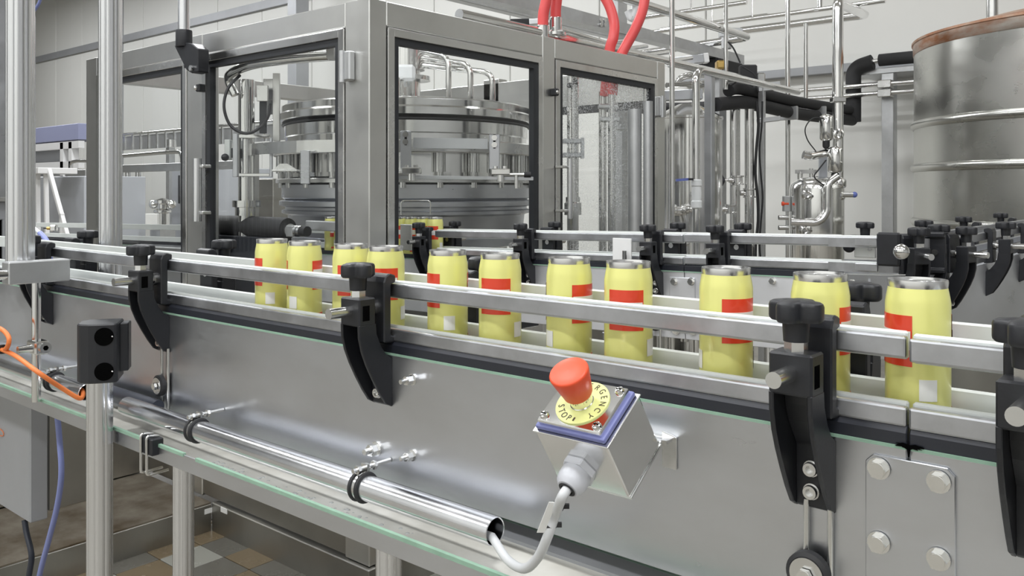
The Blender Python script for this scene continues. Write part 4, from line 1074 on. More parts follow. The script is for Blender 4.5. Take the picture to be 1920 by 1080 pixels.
# cans on it, queued inside and leaving the cabinet
ax_ = at(816, 410, Y=1.977).x
xs_ = [ax_ - 0.0545 * k for k in range(4)] + [at(622, 410, Y=1.977).x, at(622, 410, Y=1.977).x + 0.0545, at(622, 410, Y=1.977).x + 0.109]
for x in xs_:
    place(can, (x, 1.977, bz(x) + 0.004), rz=random.uniform(-0.5, 0.9) + (YAW - math.pi / 2 + math.pi / 2), label='yellow can queued in the cabinet, %s of the queue counted from the exit' % ORD[xs_.index(x)], group='cans on the second conveyor')
# side plates that shield the queue
a = at(752, 420, Y=1.90); b = at(774, 470, Y=1.90)
MB().box((a.x, 1.895, b.z), (b.x, 1.90, a.z)).thing('queue_guard', M['shell'], 'small grey steel guard before the queued cans in the right pane', 'guard', bevel=0.002)
a = at(585, 413, Y=1.91); b = at(646, 434, Y=1.91)
MB().box((a.x, 1.88, b.z), (b.x, 1.90, a.z)).thing('queue_guard', M['galv'], 'pale bolted block before the queued cans in the left pane', 'guard', bevel=0.003)
# hangers with rubber discs under the back conveyor and its legs
for px, py, lab in ((1231, 606, 'below the joint plate of the second conveyor'), (1352, 625, 'right of the joint plate of the second conveyor')):
    q = at(px, py, Y=BYN - 0.008)
    r = T('tray_hanger', 'wire hanger with rubber disc ' + lab, 'hanger', (q.x, q.y, q.z - 0.14), 'second conveyor hangers')
    MB().cyl(q, q - EY * 0.008, 0.019, n=24).build('rubber_disc', M['rubber'], r)
    MB().cyl(q - EY * 0.008, q - EY * 0.010, 0.014, n=24).build('washer', M['steel'], r)
    for dx in (-0.012, 0.012): MB().cyl(q + V(dx, -0.001, -0.16), q + V(dx, -0.001, 0.03), 0.003, n=8).build('wire', M['steel'], r)
for px, lab in ((1170, 'by the white guide plate'), (1445, 'behind the nearest bracket'), (950, 'near the cabinet'), (1690, 'near the curve')):
    x = at(px, 700, Y=1.977).x
    fluted((x, 1.977 if px != 1170 else 1.90, 0), 0.018, 0.009, bz(x) - BH + 0.003).build('leg', M['alu'], bc_)
# rod with clamp hanging on the near side, white plate on the rail
x = at(1171, 560, Y=1.90)
MB().cyl((x.x, 1.90, at(1171, 627, Y=1.90).z), (x.x, 1.90, at(1171, 470, Y=1.90).z), 0.0062, n=14).thing('hanging_rod', M['polished'], 'thin bright rod before the second conveyor below the white plate', 'rod')
a = at(1150, 446, Y=1.915); b = at(1185, 492, Y=1.915)
MB().box((a.x, 1.911, b.z), (b.x, 1.915, a.z)).thing('guide_plate', M['whitep'], 'small white plate clipped to the rails of the second conveyor', 'plate', bevel=0.001)
c = at(1171, 543, Y=1.90)
MB().box((c.x - 0.014, 1.886, c.z - 0.012), (c.x + 0.02, 1.914, c.z + 0.012)).thing('cross_clamp', M['polished'], 'small cross clamp on the thin rod before the second conveyor', 'clamp', bevel=0.003)

# ------------------------------------------------------------------ curve and cross conveyor at the right
KX, KY = -0.70, 2.137            # centre of the bend
kc = T('conveyor_curve', 'curved pale conveyor track bending away at the end of the second conveyor', 'conveyor', (KX + 0.3, KY - 0.3, 0.86))
zt = bz(-0.7)
def arc(r0, r1, z0, z1, a0=-math.pi / 2, a1=0.0, n=20):
    m = MB()
    prof = [(r0, z0), (r1, z0), (r1, z1), (r0, z1), (r0, z0)]
    vs = []
    for k in range(n + 1):
        a = a0 + (a1 - a0) * k / n
        vs += [V(KX + math.cos(a) * r, KY + math.sin(a) * r, z) for r, z in prof[:4]]
    fs = []
    for k in range(n):
        for i in range(4): fs.append((k*4+i, k*4+(i+1) % 4, (k+1)*4+(i+1) % 4, (k+1)*4+i))
    fs += [(0, 1, 2, 3), tuple(n*4 + i for i in range(4))]
    return m.add(vs, fs, False)
Rm_ = KY - 1.977
arc(Rm_ - 0.05, Rm_ + 0.05, zt - 0.03, zt + 0.004).build('track', M['tray'], kc)
arc(Rm_ + 0.050, Rm_ + 0.054, zt - 0.17, zt + 0.012).build('outer_side', M['panel'], kc)
arc(Rm_ - 0.054, Rm_ - 0.050, zt - 0.17, zt + 0.012).build('inner_side', M['panel'], kc)
# straight part going away
XC = KX + Rm_
MB().box((XC - 0.05, KY, zt - 0.03), (XC + 0.05, 4.6, zt + 0.004)).build('track', M['plates'], kc)
for x in (XC - 0.054, XC + 0.050): MB().box((x, KY, zt - 0.17), (x + 0.004, 4.6, zt + 0.012)).build('side_panel', M['panel'], kc)
for dz, w in ((0.072, 'upper'), (0.0175, 'lower')):
    for x, sd in ((XC - 0.054, 'inner'), (XC + 0.046, 'outer')):
        r = T('guide_rail', w + ' ' + sd + ' rail of the conveyor part going away behind the curve', 'guide rail', (x, 3.4, zt + dz), 'curve guide rails')
        MB().box((x, KY, zt + dz), (x + 0.0085, 4.5, zt + dz + 0.02)).build('rail_profile', M['rail'], r, bevel=0.002)
    arc(Rm_ + 0.046, Rm_ + 0.054, zt + dz, zt + dz + 0.02).thing('guide_rail', M['rail'], w + ' outer bent rail around the conveyor curve', 'guide rail', 'curve guide rails')
    arc(Rm_ - 0.054, Rm_ - 0.046, zt + dz, zt + dz + 0.02).thing('guide_rail', M['rail'], w + ' inner bent rail inside the conveyor curve', 'guide rail', 'curve guide rails')
for y in (2.44, 2.87, 3.4, 4.0):
    place(br, (XC - 0.054, y, zt), rz=-math.pi / 2, label='black rail bracket, %s on the inner side beyond the conveyor curve' % ORD[int((y - 2.4) / 0.43)], group='curve brackets')
    place(br, (XC + 0.054, y, zt), rz=math.pi / 2, label='black rail bracket, %s on the outer side beyond the conveyor curve' % ORD[int((y - 2.4) / 0.43)], group='curve brackets')
for ang in (-45, -15):
    a = math.radians(ang); rr = Rm_ + 0.054
    place(br, (KX + math.cos(a) * rr, KY + math.sin(a) * rr, zt), rz=a + math.pi / 2, label='black rail bracket outside the curve, %s from the second conveyor' % ORD[(ang + 45) // 30], group='curve brackets')
for ang in ():
    a = math.radians(ang); rr = Rm_ - 0.054
    place(br, (KX + math.cos(a) * rr, KY + math.sin(a) * rr, zt), rz=a - math.pi / 2, label='black rail bracket inside the curve, %s from the second conveyor' % ORD[(ang + 60) // 40], group='curve brackets')
for (x, y) in ((KX + 0.11, KY - 0.11), (XC, 3.1), (XC, 4.4)):
    fluted((x, y, 0), 0.018, 0.0, zt - 0.03).build('leg', M['alu'], kc)
# end clamp of the straight rails with its bright ball handle
e0 = at(1668, 450, Y=BYN - 0.012)
ec = T('rail_end_clamp', 'black rail end clamp with chrome ball handle where the second conveyor rails end', 'clamp', (e0.x, BYN - 0.01, bz(e0.x)))
z0, z1 = at(1668, 499, Y=BYN - 0.012).z, at(1668, 436, Y=BYN - 0.012).z
xa_, xb_ = at(1645, 460, Y=BYN - 0.012).x, at(1688, 460, Y=BYN - 0.012).x
MB().box((xa_, BYN - 0.02, z0), (xb_, BYN - 0.001, z1)).build('clamp_body', M['black'], ec, bevel=0.004)
bp_ = at(1690, 472, Y=BYN - 0.055)
MB().sphere(bp_, 0.0165, 20, 12).build('ball_handle', M['polished'], ec)
MB().cyl(V(bp_.x, BYN - 0.05, bp_.z), V(bp_.x, BYN - 0.019, bp_.z), 0.008, n=14).build('handle_neck', M['black'], ec)
a, b = at(1603, 450, Y=2.06), at(1642, 484, Y=2.06)
sg = T('sensor_plate', 'square brushed steel sensor plate with black knob behind the second conveyor rails', 'plate', ((a.x + b.x) / 2, 2.06, b.z))
MB().box((a.x, 2.056, b.z), (b.x, 2.064, a.z)).build('plate', M['shell'], sg, bevel=0.001)
MB().sphere(V(a.x - 0.012, 2.055, (a.z + b.z) / 2 + 0.004), 0.014, 14, 8).build('side_knob', M['black'], sg)
MB().cyl(V((a.x + b.x) / 2 + 0.012, 2.055, (a.z + b.z) / 2), V((a.x + b.x) / 2 + 0.012, 2.051, (a.z + b.z) / 2), 0.004, n=12).build('screw', M['polished'], sg)
c = at(1622, 428, Y=2.07)
star_knob(sg, V(c.x, 2.07, c.z), 0.022, 0.014)
MB().box((c.x - 0.035, 2.05, c.z - 0.028), (c.x + 0.03, 2.09, c.z - 0.017)).build('knob_bridge', M['black'], sg, bevel=0.002)
# big black hand knob near the curve
c = at(1806, 470, Y=2.16)
kn_ = MB().cyl(c - RT * 0.008, c + RT * 0.014, 0.030, n=28).build('adjuster_knob', M['black'], kc, bevel=0.003, label='large black round knob')
MB().cyl(c - RT * 0.05 - EZ * 0.004, c - RT * 0.006 - EZ * 0.004, 0.0068, n=14).build('adjuster_rod', M['polished'], kn_)

# ================================================================== SERVICES BEHIND, RIGHT
YW = RY1
def P(px, py, **k): return at(px, py, **k)
def pipe_run(pts, r, mat, name, label, cat='pipe', group=None, fr=0.06, n=14):
    return MB().tube(fillet(pts, fr, 6), r, n).thing(name, M[mat], label, cat, group)
def vert(px, y0, y1, r, d=None, Y=None, X=None):
    a = at(px, y1, d=d, Y=Y, X=X); b = at(px, y0, d=d, Y=Y, X=X)
    return MB().cyl(a, V(a.x, a.y, b.z), r, n=18)
# --- big steel tank
TD = 4.8; tcx = at(2067, 300, d=TD); TR = 0.955
tk = T('storage_tank', 'big dented stainless storage tank with raised hoops and a rusty rim', 'tank', (tcx.x, tcx.y, 0))
def tz(py): return CAM_Z + (HOR - py) / FPX * 4.72
zt_ = tz(57)
MB().lathe([(TR, 0.02), (TR, zt_ - 0.02)], (tcx.x, tcx.y, 0), EZ, 96).build('shell', M['tank'], tk)
MB().lathe([(TR, zt_ - 0.02), (TR + 0.012, zt_ - 0.012), (TR + 0.012, zt_), (TR - 0.04, zt_ + 0.01), (TR - 0.3, zt_ + 0.08), (0.01, zt_ + 0.16)], (tcx.x, tcx.y, 0), EZ, 96).build('top', M['rust'], tk, label='rust-stained top rim')
MB().lathe([(TR + 0.001, zt_ - 0.075), (TR + 0.004, zt_ - 0.07), (TR + 0.006, zt_ - 0.015), (TR + 0.001, zt_ - 0.012)], (tcx.x, tcx.y, 0), EZ, 96).build('rim_band', M['rustband'], tk, label='patchy rust-brown band below the rim')
for py in (226, 312, 420):
    z = tz(py)
    MB().lathe([(TR - 0.005, z - 0.026), (TR + 0.008, z - 0.022), (TR + 0.018, z - 0.008), (TR + 0.018, z + 0.008), (TR + 0.008, z + 0.022), (TR - 0.005, z + 0.026)], (tcx.x, tcx.y, 0), EZ, 96).build('hoop', M['tank'], tk)
MB().cyl(V(tcx.x - 0.45, tcx.y - 0.5, zt_ + 0.04), V(tcx.x - 0.45, tcx.y - 0.5, zt_ + 0.2), 0.03, n=16).build('nozzle', M['steel'], tk)
# --- small vessel with valves
SD = 5.0; sc_ = at(1531, 400, d=SD); sr = 0.152
sv = T('pressure_vessel', 'small upright polished pressure vessel with domed top and valves', 'vessel', (sc_.x, sc_.y, 0.35))
def sz(py): return CAM_Z + (HOR - py) / FPX * SD
zt2 = sz(355)
MB().lathe([(sr * 0.6, 0.42), (sr, 0.52), (sr, zt2), (sr * 0.97, zt2 + 0.025), (sr * 0.86, zt2 + 0.05), (sr * 0.6, zt2 + 0.066), (0.03, zt2 + 0.075)], (sc_.x, sc_.y, 0), EZ, 48).build('shell', M['polished'], sv)
for k in range(3):
    a = 2 * math.pi * k / 3
    MB().cyl(V(sc_.x + math.cos(a) * sr * 0.8, sc_.y + math.sin(a) * sr * 0.8, 0.0), V(sc_.x + math.cos(a) * sr * 0.8, sc_.y + math.sin(a) * sr * 0.8, 0.53), 0.02, n=12).build('leg', M['steel'], sv)
f = -FW
def on(px, py, off=0.0): return at(px, py, d=SD - sr - off)
for px, py in ((1512, 365), (1508, 433)):
    c = on(px, py, 0.012); MB().lathe([(0.02, 0), (0.026, 0.012), (0.026, 0.02), (0.018, 0.03), (0.018, 0.045)], c + FW * 0.03, f, 18).build('port', M['polished'], sv)
    MB().bar(c - RT * 0.03 + EZ * 0.012, c + RT * 0.03 - EZ * 0.006, 0.012, 0.012).build('port_lever', M['steel'], sv)
MB().tube(fillet([on(1483, 416, 0.03), on(1535, 418, 0.05), on(1551, 400, 0.05), on(1551, 345, 0.05), at(1571, 330, d=SD - 0.2)], 0.06), 0.021, 14).build('bent_pipe', M['polished'], sv)
for px, y0, y1, r_ in ((1500, 322, 340, 0.016), (1521, 316, 340, 0.012)):
    a = at(px, y1, d=SD); MB().cyl(a, V(a.x, a.y, at(px, y0, d=SD).z), r_, n=14).build('top_nozzle', M['polished'], sv)
MB().bar(at(1492, 322, d=SD), at(1530, 322, d=SD), 0.03, 0.022).build('top_valve', M['steel'], sv)
MB().cyl(at(1478, 382, d=SD), at(1466, 382, d=SD), 0.012, n=12).build('red_knob', M['estop'], sv, label='red lever end')
MB().obox(at(1474, 382, d=SD + 0.01), (0.035, 0.04, 0.09), (RT, FW, EZ)).build('switch_box', M['galv'], sv, bevel=0.003)
for py in (408, 427): MB().cyl(at(1460, py, d=SD), at(1478, py, d=SD), 0.014, n=14).build('side_valve', M['steel'], sv)
MB().obox(at(1543, 400, d=SD + 0.03), (0.045, 0.02, 0.72), (RT, FW, EZ)).build('back_plate', M['greybox'], sv)
# --- big standing pipe with filter housings right of the vessel
bigp = T('standing_pipe', 'tall stainless standing pipe with valve bodies beside the pressure vessel', 'pipe', V(at(1571, 480, d=5.0).x, at(1571, 480, d=5.0).y, 0.0))
xp = at(1571, 300, d=5.0)
e1 = at(1573, 4, d=5.0); e2 = at(1622, 28, d=6.35); e3 = at(1390, 62, Y=e2.y)
MB().tube(fillet([V(xp.x, xp.y, 0.0), V(xp.x, xp.y, e1.z), e2, V(e3.x, e2.y, e2.z)], 0.05), 0.031, 16).build('pipe', M['polished'], bigp)
def body(px, y0, y1, r, d_, mat='polished', name='valve_body'):
    a = at(px, y1, d=d_); b = at(px, y0, d=d_); h = b.z - a.z
    return MB().lathe([(r * 0.4, -0.01), (r * 0.9, 0), (r, 0.008), (r, h - 0.008), (r * 0.9, h), (r * 0.35, h + 0.012)], a, EZ, 24).build(name, M[mat], bigp)
body(1549, 218, 262, 0.038, 4.9, name='actuator'); body(1566, 278, 322, 0.042, 4.88, name='actuator')
body(1549, 263, 276, 0.020, 4.9, 'rubber', 'actuator_neck'); body(1566, 324, 334, 0.022, 4.88, 'rubber', 'actuator_neck')
body(1571, 336, 352, 0.046, 4.92); body(1571, 360, 374, 0.040, 4.92)
MB().tube(fillet([at(1506, 290, d=4.85), at(1518, 293, d=4.85), at(1545, 288, d=4.9), at(1560, 284, d=4.95)], 0.04), 0.024, 12).build('side_branch', M['polished'], bigp)
MB().lathe([(0.012, 0), (0.030, 0.004), (0.030, 0.030), (0.022, 0.034)], at(1569, 252, d=4.93), f, 20).build('sight_glass', M['polished'], bigp)
MB().cyl(at(1574, 365, d=4.9), at(1598, 365, d=4.9), 0.016, n=14).build('tap', M['polished'], bigp)
MB().sphere(at(1602, 365, d=4.9), 0.017, 14, 8).build('tap_ball', M['bluehandle'], bigp, label='blue ball handle')
MB().obox(at(1571, 187, d=4.98), (0.075, 0.06, 0.03), (RT, FW, EZ)).build('pipe_clamp', M['steel'], bigp, bevel=0.004)
MB().tube(spline([at(1545, 222, d=4.86), at(1524, 222, d=4.86), at(1510, 240, d=4.86), at(1514, 262, d=4.86), at(1530, 284, d=4.86)], 6), 0.0035, 8).thing('control_cable', M['rubber'], 'thin black control cable looping beside the valve actuators', 'cable')
MB().tube(spline([at(1549, 300, d=4.84), at(1535, 318, d=4.84), at(1527, 332, d=4.84), at(1545, 348, d=4.84)], 6), 0.004, 8).thing('control_cable', M['rubber'], 'thin black control cable in front of the pressure vessel top', 'cable')
# --- insulated black pipes (along Y at x = -2.31, up the wall and away to the tank)
XI = -2.31
u0 = at(1362, 168, X=XI); u1 = at(1592, 206, X=XI)
up_ = [at(1362, 168, X=XI), at(1372, 168, X=XI), at(1400, 170, X=XI), u1]
MB().tube(spline([at(1366, 170, X=XI), at(1380, 166, X=XI), at(1405, 170, X=XI), at(1480, 188, X=XI), at(1530, 197, X=XI), u1], 6), 0.037, 18).thing('insulated_pipe', M['foam'], 'upper black foam-insulated pipe running away to the wall', 'pipe', 'insulated pipes')
l1 = at(1598, 226, X=XI)
MB().tube(spline([at(1342, 196, X=XI), at(1362, 194, X=XI), at(1395, 192, X=XI), at(1430, 199, X=XI), at(1500, 214, X=XI), l1], 6), 0.041, 18).thing('insulated_pipe', M['foam'], 'lower black foam-insulated pipe running away to the wall', 'pipe', 'insulated pipes')
la = at(1338, 200, X=XI); MB().tube([at(1205, 203, Y=la.y), at(1290, 203, Y=la.y), la], 0.034, 16).thing('insulated_pipe', M['foam'], 'black insulated pipe entering behind the cabinet hinge', 'pipe', 'insulated pipes')
wy = l1.y
va, vb = at(1600, 226, Y=wy), at(1600, 128, Y=wy)
hb0 = at(1634, 116, Y=wy)
MB().tube(fillet([V(va.x, wy, va.z - 0.01), V(va.x, wy, at(1600, 128, Y=wy).z), at(1636, 116, Y=wy)], 0.09, 8), 0.058, 18).thing('insulated_pipe', M['foam'], 'ragged black insulated riser with elbow on the wall', 'pipe', 'insulated pipes')
hc, hd_ = at(1649, 113, Y=wy), at(1790, 99, Y=wy)
MB().tube([hc, V(hd_.x, wy, hc.z)], 0.047, 18).thing('insulated_pipe', M['foam'], 'straight black insulated pipe leading to the storage tank', 'pipe', 'insulated pipes')
MB().tube([at(1630, 117, Y=wy), V(hc.x + 0.05, wy, hc.z)], 0.02, 14).thing('pipe_coupling', M['steel'], 'bare steel coupling between two insulated wall pipes', 'coupling')
MB().box((va.x + 0.02, wy + 0.03, hc.z - 0.1), (hd_.x, YW - 0.02, hc.z - 0.055)).thing('pipe_shelf', M['galv'], 'grey shelf bracket under the insulated wall pipe', 'bracket', bevel=0.003)
for k, px in enumerate((1478, 1532)):
    c = at(px, 200, X=XI)
    MB().box((XI - 0.065, c.y - 0.012, c.z - 0.09), (XI + 0.065, c.y + 0.012, c.z - 0.0)).thing('pipe_strap', M['galv'], ('first' if k == 0 else 'second') + ' grey strap around the two insulated pipes, counted from the cabinet', 'strap', bevel=0.003)
# --- wall post with the two thin wall pipes
pw = at(1667, 300, Y=6.9)
MB().box((pw.x - 0.045, 6.86, 0.0), (pw.x + 0.045, 6.95, at(1667, 138, Y=6.9).z)).thing('wall_post', M['galv'], 'square grey post on the wall beside the storage tank', 'post', bevel=0.004)
for k, (py, w) in enumerate(((157, 'upper'), (174, 'lower'))):
    z = at(1667, py, Y=6.8).z
    MB().cyl(V(at(1485, 190, Y=6.8).x, 6.8, z), V(1.6, 6.8, z), 0.019, n=14).thing('wall_pipe', M['polished'], w + ' of two thin horizontal wall pipes clipped to the grey post', 'pipe', 'thin wall pipes')
    MB().box((pw.x - 0.05, 6.775, z - 0.03), (pw.x + 0.05, 6.859, z + 0.03)).thing('pipe_clip', M['steel'], w + ' pipe clip on the square grey wall post', 'clip', bevel=0.005)
# --- thin vertical pipes
def vp(px, y0, y1, r, label, **k): return vert(px, y0, y1, r, **k).thing('thin_pipe', M['polished'], label, 'pipe', 'thin standing pipes')
vp(1260, -40, 900, 0.0125, 'thin standing pipe next to the cabinet hinge post', d=4.0)
vp(1361, -40, 168, 0.0125, 'thin pipe dropping from above onto the upper insulated pipe', d=5.06)
vp(1477, -40, 900, 0.018, 'thin standing pipe left of the pressure vessel', d=6.2)
vp(1511, 44, 185, 0.016, 'short thin pipe hanging from the overhead cross pipe', d=6.3)
vp(1376, 200, 900, 0.026, 'standing pipe with hand wheel left of the cable-strung upright', d=5.25)
vp(1383, 205, 900, 0.016, 'slim standing pipe with valve beside the hand wheel pipe', d=5.3)
vp(1405, 205, 900, 0.028, 'standing pipe with clamp touching the cable-strung upright', d=5.2)
# hand wheel, valves
c = at(1357, 338, d=5.2)
hw = T('shutoff_valve', 'shut-off valve with small black three-arm hand wheel on the standing pipe', 'valve', c)
MB().cyl(c, at(1374, 338, d=5.2), 0.008, n=12).build('spindle', M['steel'], hw)
for a in (0.6, 2.2, 4.2): MB().cyl(c, c + (EZ * math.cos(a) + FW * math.sin(a) * 0.6 - RT * 0.35).normalized() * 0.05, 0.011, 0.009, n=10).build('arm', M['black'], hw)
for px, py, lab in ((1383, 338, 'beside the hand wheel'), (1371, 392, 'low on the hand wheel pipe'), (1405, 362, 'on the pipe touching the cable-strung upright')):
    c = at(px, py, d=5.2)
    v = T('pipe_valve', 'stainless pipe union ' + lab, 'valve', c - EZ * 0.03, 'pipe unions')
    MB().lathe([(0.02, -0.03), (0.038, -0.028), (0.038, -0.02), (0.030, -0.016), (0.030, 0.016), (0.038, 0.02), (0.038, 0.028), (0.02, 0.03)], c, EZ, 20).build('union_body', M['polished'], v)
    MB().cyl(c - RT * 0.055, c - RT * 0.02, 0.016, n=12).build('side_stub', M['steel'], v)
# --- square columns and frames
def sq(px0, px1, y0, y1, d, name, label, mat='galv', dep=None, cat='column'):
    a = at(px0, y1, d=d); b = at(px1, y1, d=d); w = (b - a).length; m = (a + b) / 2; z1 = at(px0, y0, d=d).z
    z0 = max(0.0, a.z)
    return MB().box((m.x - w * 0.36, m.y - w * 0.36, z0), (m.x + w * 0.36, m.y + w * 0.36, z1)).thing(name, M[mat], label, cat, bevel=0.003)
sq(1320, 1341, 138, 1000, 4.3, 'steel_column', 'bright square tube column between vessel and hand wheel pipe', 'panel')
sq(1421, 1436, 160, 1000, 5.3, 'steel_column', 'square grey upright strung with black cables', 'galv')
cb = at(1422, 210, d=5.2)
for k, dx in enumerate((-0.02, 0.012)):
    pts = [at(1419 + k * 8 + 3 * math.sin(i * 1.7 + k), 190 + i * 45, d=5.18) for i in range(9)]
    MB().tube(spline(pts, 4), 0.009 - 0.003 * k, 8).thing('cable_run', M['rubber'], ('thick' if k == 0 else 'thin') + ' black cable strapped down the square grey upright', 'cable')
MB().bar(at(1242, 180, d=4.2), at(1316, 177, d=4.2), 0.05, 0.05).thing('cross_tube', M['panel'], 'short bright square tube sticking out behind the cabinet hinge', 'tube', bevel=0.003)
MB().bar(at(1420, 227, d=5.3), at(1462, 222, d=5.3), 0.04, 0.03).thing('cross_tube', M['galv'], 'short square tube bracket under the insulated pipes', 'tube', bevel=0.003)
MB().bar(at(1420, 165, d=5.3), at(1462, 160, d=5.3), 0.04, 0.05).thing('cross_tube', M['galv'], 'short square tube bracket above the insulated pipes', 'tube', bevel=0.003)
# handrail pipe bending away
h0 = at(1305, 900, d=4.15); h1 = at(1305, 130, d=4.15)
XH = h1.x
pipe_run([V(h0.x, h0.y, 0.0), h1, V(XH, at(1496, 180, X=XH).y, h1.z)], 0.019, 'polished', 'bent_rail_pipe', 'standing pipe that bends over and runs away above the insulated pipes', fr=0.07)
# --- wide vessel behind the cabinet end
vc = at(1290, 300, d=4.75); vr = 0.185
wv = T('buffer_vessel', 'tall bright buffer vessel with conical top behind the standing pipes', 'vessel', (vc.x, vc.y, 0))
zt3 = CAM_Z + (HOR - 226) / FPX * 4.75
MB().lathe([(vr, 0.0), (vr, zt3), (vr * 1.03, zt3 + 0.004), (vr * 1.03, zt3 + 0.016), (vr * 0.6, zt3 + 0.06), (0.05, zt3 + 0.09)], (vc.x, vc.y, 0), EZ, 48).build('shell', M['polished'], wv)
for k, (px, py, r_) in enumerate(((1273, 395, 0.03), (1296, 392, 0.024), (1303, 372, 0.022))):
    c = at(px, py, d=4.3)
    MB().lathe([(r_ * 0.5, -0.035), (r_, -0.03), (r_, -0.015), (r_ * 0.7, -0.01), (r_ * 0.7, 0.01), (r_, 0.015), (r_, 0.03), (r_ * 0.5, 0.035)], c, EZ if k == 2 else RT, 20).build('valve', M['polished'], wv)
MB().tube(fillet([at(1266, 398, d=4.3), at(1280, 398, d=4.3), at(1284, 412, d=4.3), at(1284, 640, d=4.3)], 0.03), 0.02, 12).build('outlet_pipe', M['polished'], wv)
c = at(1306, 350, d=4.1)
bv = T('ball_valve', 'pale plastic ball valve with blue lever on the bent standing pipe', 'valve', c - EZ * 0.1)
MB().lathe([(0.019, -0.075), (0.026, -0.07), (0.026, -0.04), (0.022, -0.035), (0.024, 0.0), (0.022, 0.03), (0.026, 0.035), (0.026, 0.06), (0.019, 0.065)], c - EZ * 0.03, EZ, 20).build('valve_body', M['clear'], bv)
MB().bar(at(1267, 338, d=4.08), at(1291, 336, d=4.08), 0.012, 0.012).build('lever', M['bluehandle'], bv, label='blue lever')
MB().bar(at(1290, 336, d=4.08), at(1300, 336, d=4.08), 0.012, 0.010).build('lever_shank', M['rubber'], bv)
# --- overhead: C-beam, hung lamp-like cylinders, pipes, red hoses
XB = -2.6
b0, b1 = V(XB, 1.6, 0), at(1394, 112, X=XB)
bz0, bz1 = at(1394, 121, X=XB).z, at(1394, 104, X=XB).z
bmn = T('roof_beam', 'long grey steel channel beam running over the cabinet towards the wall', 'beam', (XB, 3.5, bz0))
MB().box((XB, 1.55, bz0), (XB + 0.006, b1.y, bz1)).build('web', M['galv'], bmn)
MB().box((XB - 0.07, 1.55, bz1 - 0.006), (XB, b1.y, bz1)).build('flange', M['galv'], bmn)
MB().box((XB - 0.07, 1.55, bz0), (XB, b1.y, bz0 + 0.006)).build('flange', M['galv'], bmn)
for px, py in ((1126, 38), (1133, 38), (1126, 46), (1133, 46)):
    c = at(px, py, X=XB + 0.007); MB().cyl(c, c + EX * 0.008, 0.012, n=12).build('bolt', M['steel'], bmn)
MB().box((XB - 0.05, at(1168, 60, X=XB).y - 0.05, MZT - 0.25), (XB - 0.002, at(1168, 60, X=XB).y + 0.05, 3.4)).thing('beam_post', M['galv'], 'grey upright carrying the channel beam behind the red hoses', 'post', bevel=0.004)
MB().box((XB - 0.05, b1.y - 0.35, 0.0), (XB - 0.002, b1.y - 0.25, bz0)).thing('beam_post', M['galv'], 'grey upright carrying the far end of the channel beam', 'post', bevel=0.004)
MB().box((XB - 0.12, b1.y - 0.42, bz0 - 0.12), (XB + 0.02, b1.y - 0.05, bz0 - 0.002)).thing('junction_box', M['rubber'], 'black junction box under the end of the channel beam', 'box', bevel=0.006)
XB2 = -3.3
c = at(960, 12, X=XB2)
rb2 = T('roof_beam', 'second lighter beam further over the cabinet with a black-ended arm', 'beam', (XB2, 3.7, c.z - 0.04))
MB().box((XB2 - 0.06, 5.1, 0), (XB2, 5.2, c.z - 0.04)).build('post', M['galv'], rb2)
MB().box((XB2 - 0.06, 2.2, c.z - 0.04), (XB2, 5.2, c.z + 0.05)).build('web', M['galv'], rb2, bevel=0.003)
MB().bar(at(957, 45, d=4.6), at(1060, 38, d=4.6), 0.06, 0.03).build('cable_arm', M['galv'], rb2, bevel=0.003)
MB().bar(at(957, 46, d=4.4), at(992, 45, d=4.4), 0.07, 0.045).build('cable_clamp', M['rubber'], rb2, bevel=0.003)
# pipes over the cabinet
XP1 = -2.35
pa = at(1200, -4, X=XP1); pb = at(1404, 70, X=XP1)
pipe_run([V(XP1, 2.4, pb.z), V(XP1, pb.y, pb.z), V(XP1 - 0.9, pb.y + 0.02, pb.z - 0.02)], 0.024, 'polished', 'overhead_pipe', 'overhead pipe running away above the channel beam and doubling back', fr=0.05)
XP2 = -2.2
pc_ = at(1235, 112, X=XP2)
pipe_run([V(XP2, 2.3, pc_.z), V(XP2, at(1400, 150, X=XP2).y, pc_.z)], 0.022, 'polished', 'overhead_pipe', 'straight thin overhead pipe along the cabinet top', fr=0.05)
for k, (p0, p1, lab) in enumerate((((1205, 66), (1660, -3), 'first'), ((1200, 36), (1400, 2), 'second'), ((1240, 57), (1440, 27), 'third'))):
    yy = (6.3, 6.0, 6.6)[k]
    a = at(*p0, Y=yy); b = at(*p1, Y=yy)
    mcp = MB().cyl(V(a.x, yy, (a.z + b.z) / 2), V(b.x, yy, (a.z + b.z) / 2), 0.018, n=12)
    mcp.cyl(V((a.x + b.x) / 2, yy, (a.z + b.z) / 2), V((a.x + b.x) / 2, yy, RH), 0.006, n=8)
    mcp.thing('overhead_pipe', M['polished'], ('long thin pipe crossing high before the back wall', 'short thin pipe crossing behind the red hose', 'middle thin pipe crossing behind the channel beam')[k], 'pipe', 'cross pipes before the back wall')
MB().cyl(at(1537, -20, Y=6.3), V(at(1537, 14, Y=6.3).x, 6.3, at(1537, 14, Y=6.3).z), 0.02, n=12).thing('pipe_drop', M['polished'], 'short pipe stub hanging onto the long high cross pipe', 'pipe')
MB().obox(at(1370, 62, d=5.6), (0.15, 0.05, 0.06), (RT, FW, EZ)).thing('beam_bracket', M['galv'], 'grey bracket block above the end of the channel beam', 'bracket', bevel=0.004)
MB().bar(at(1362, 70, d=5.5), at(1362, 92, d=5.5), 0.05, 0.05, up=EX).thing('beam_bracket', M['galv'], 'short upright bracket on the channel beam', 'bracket', bevel=0.004)
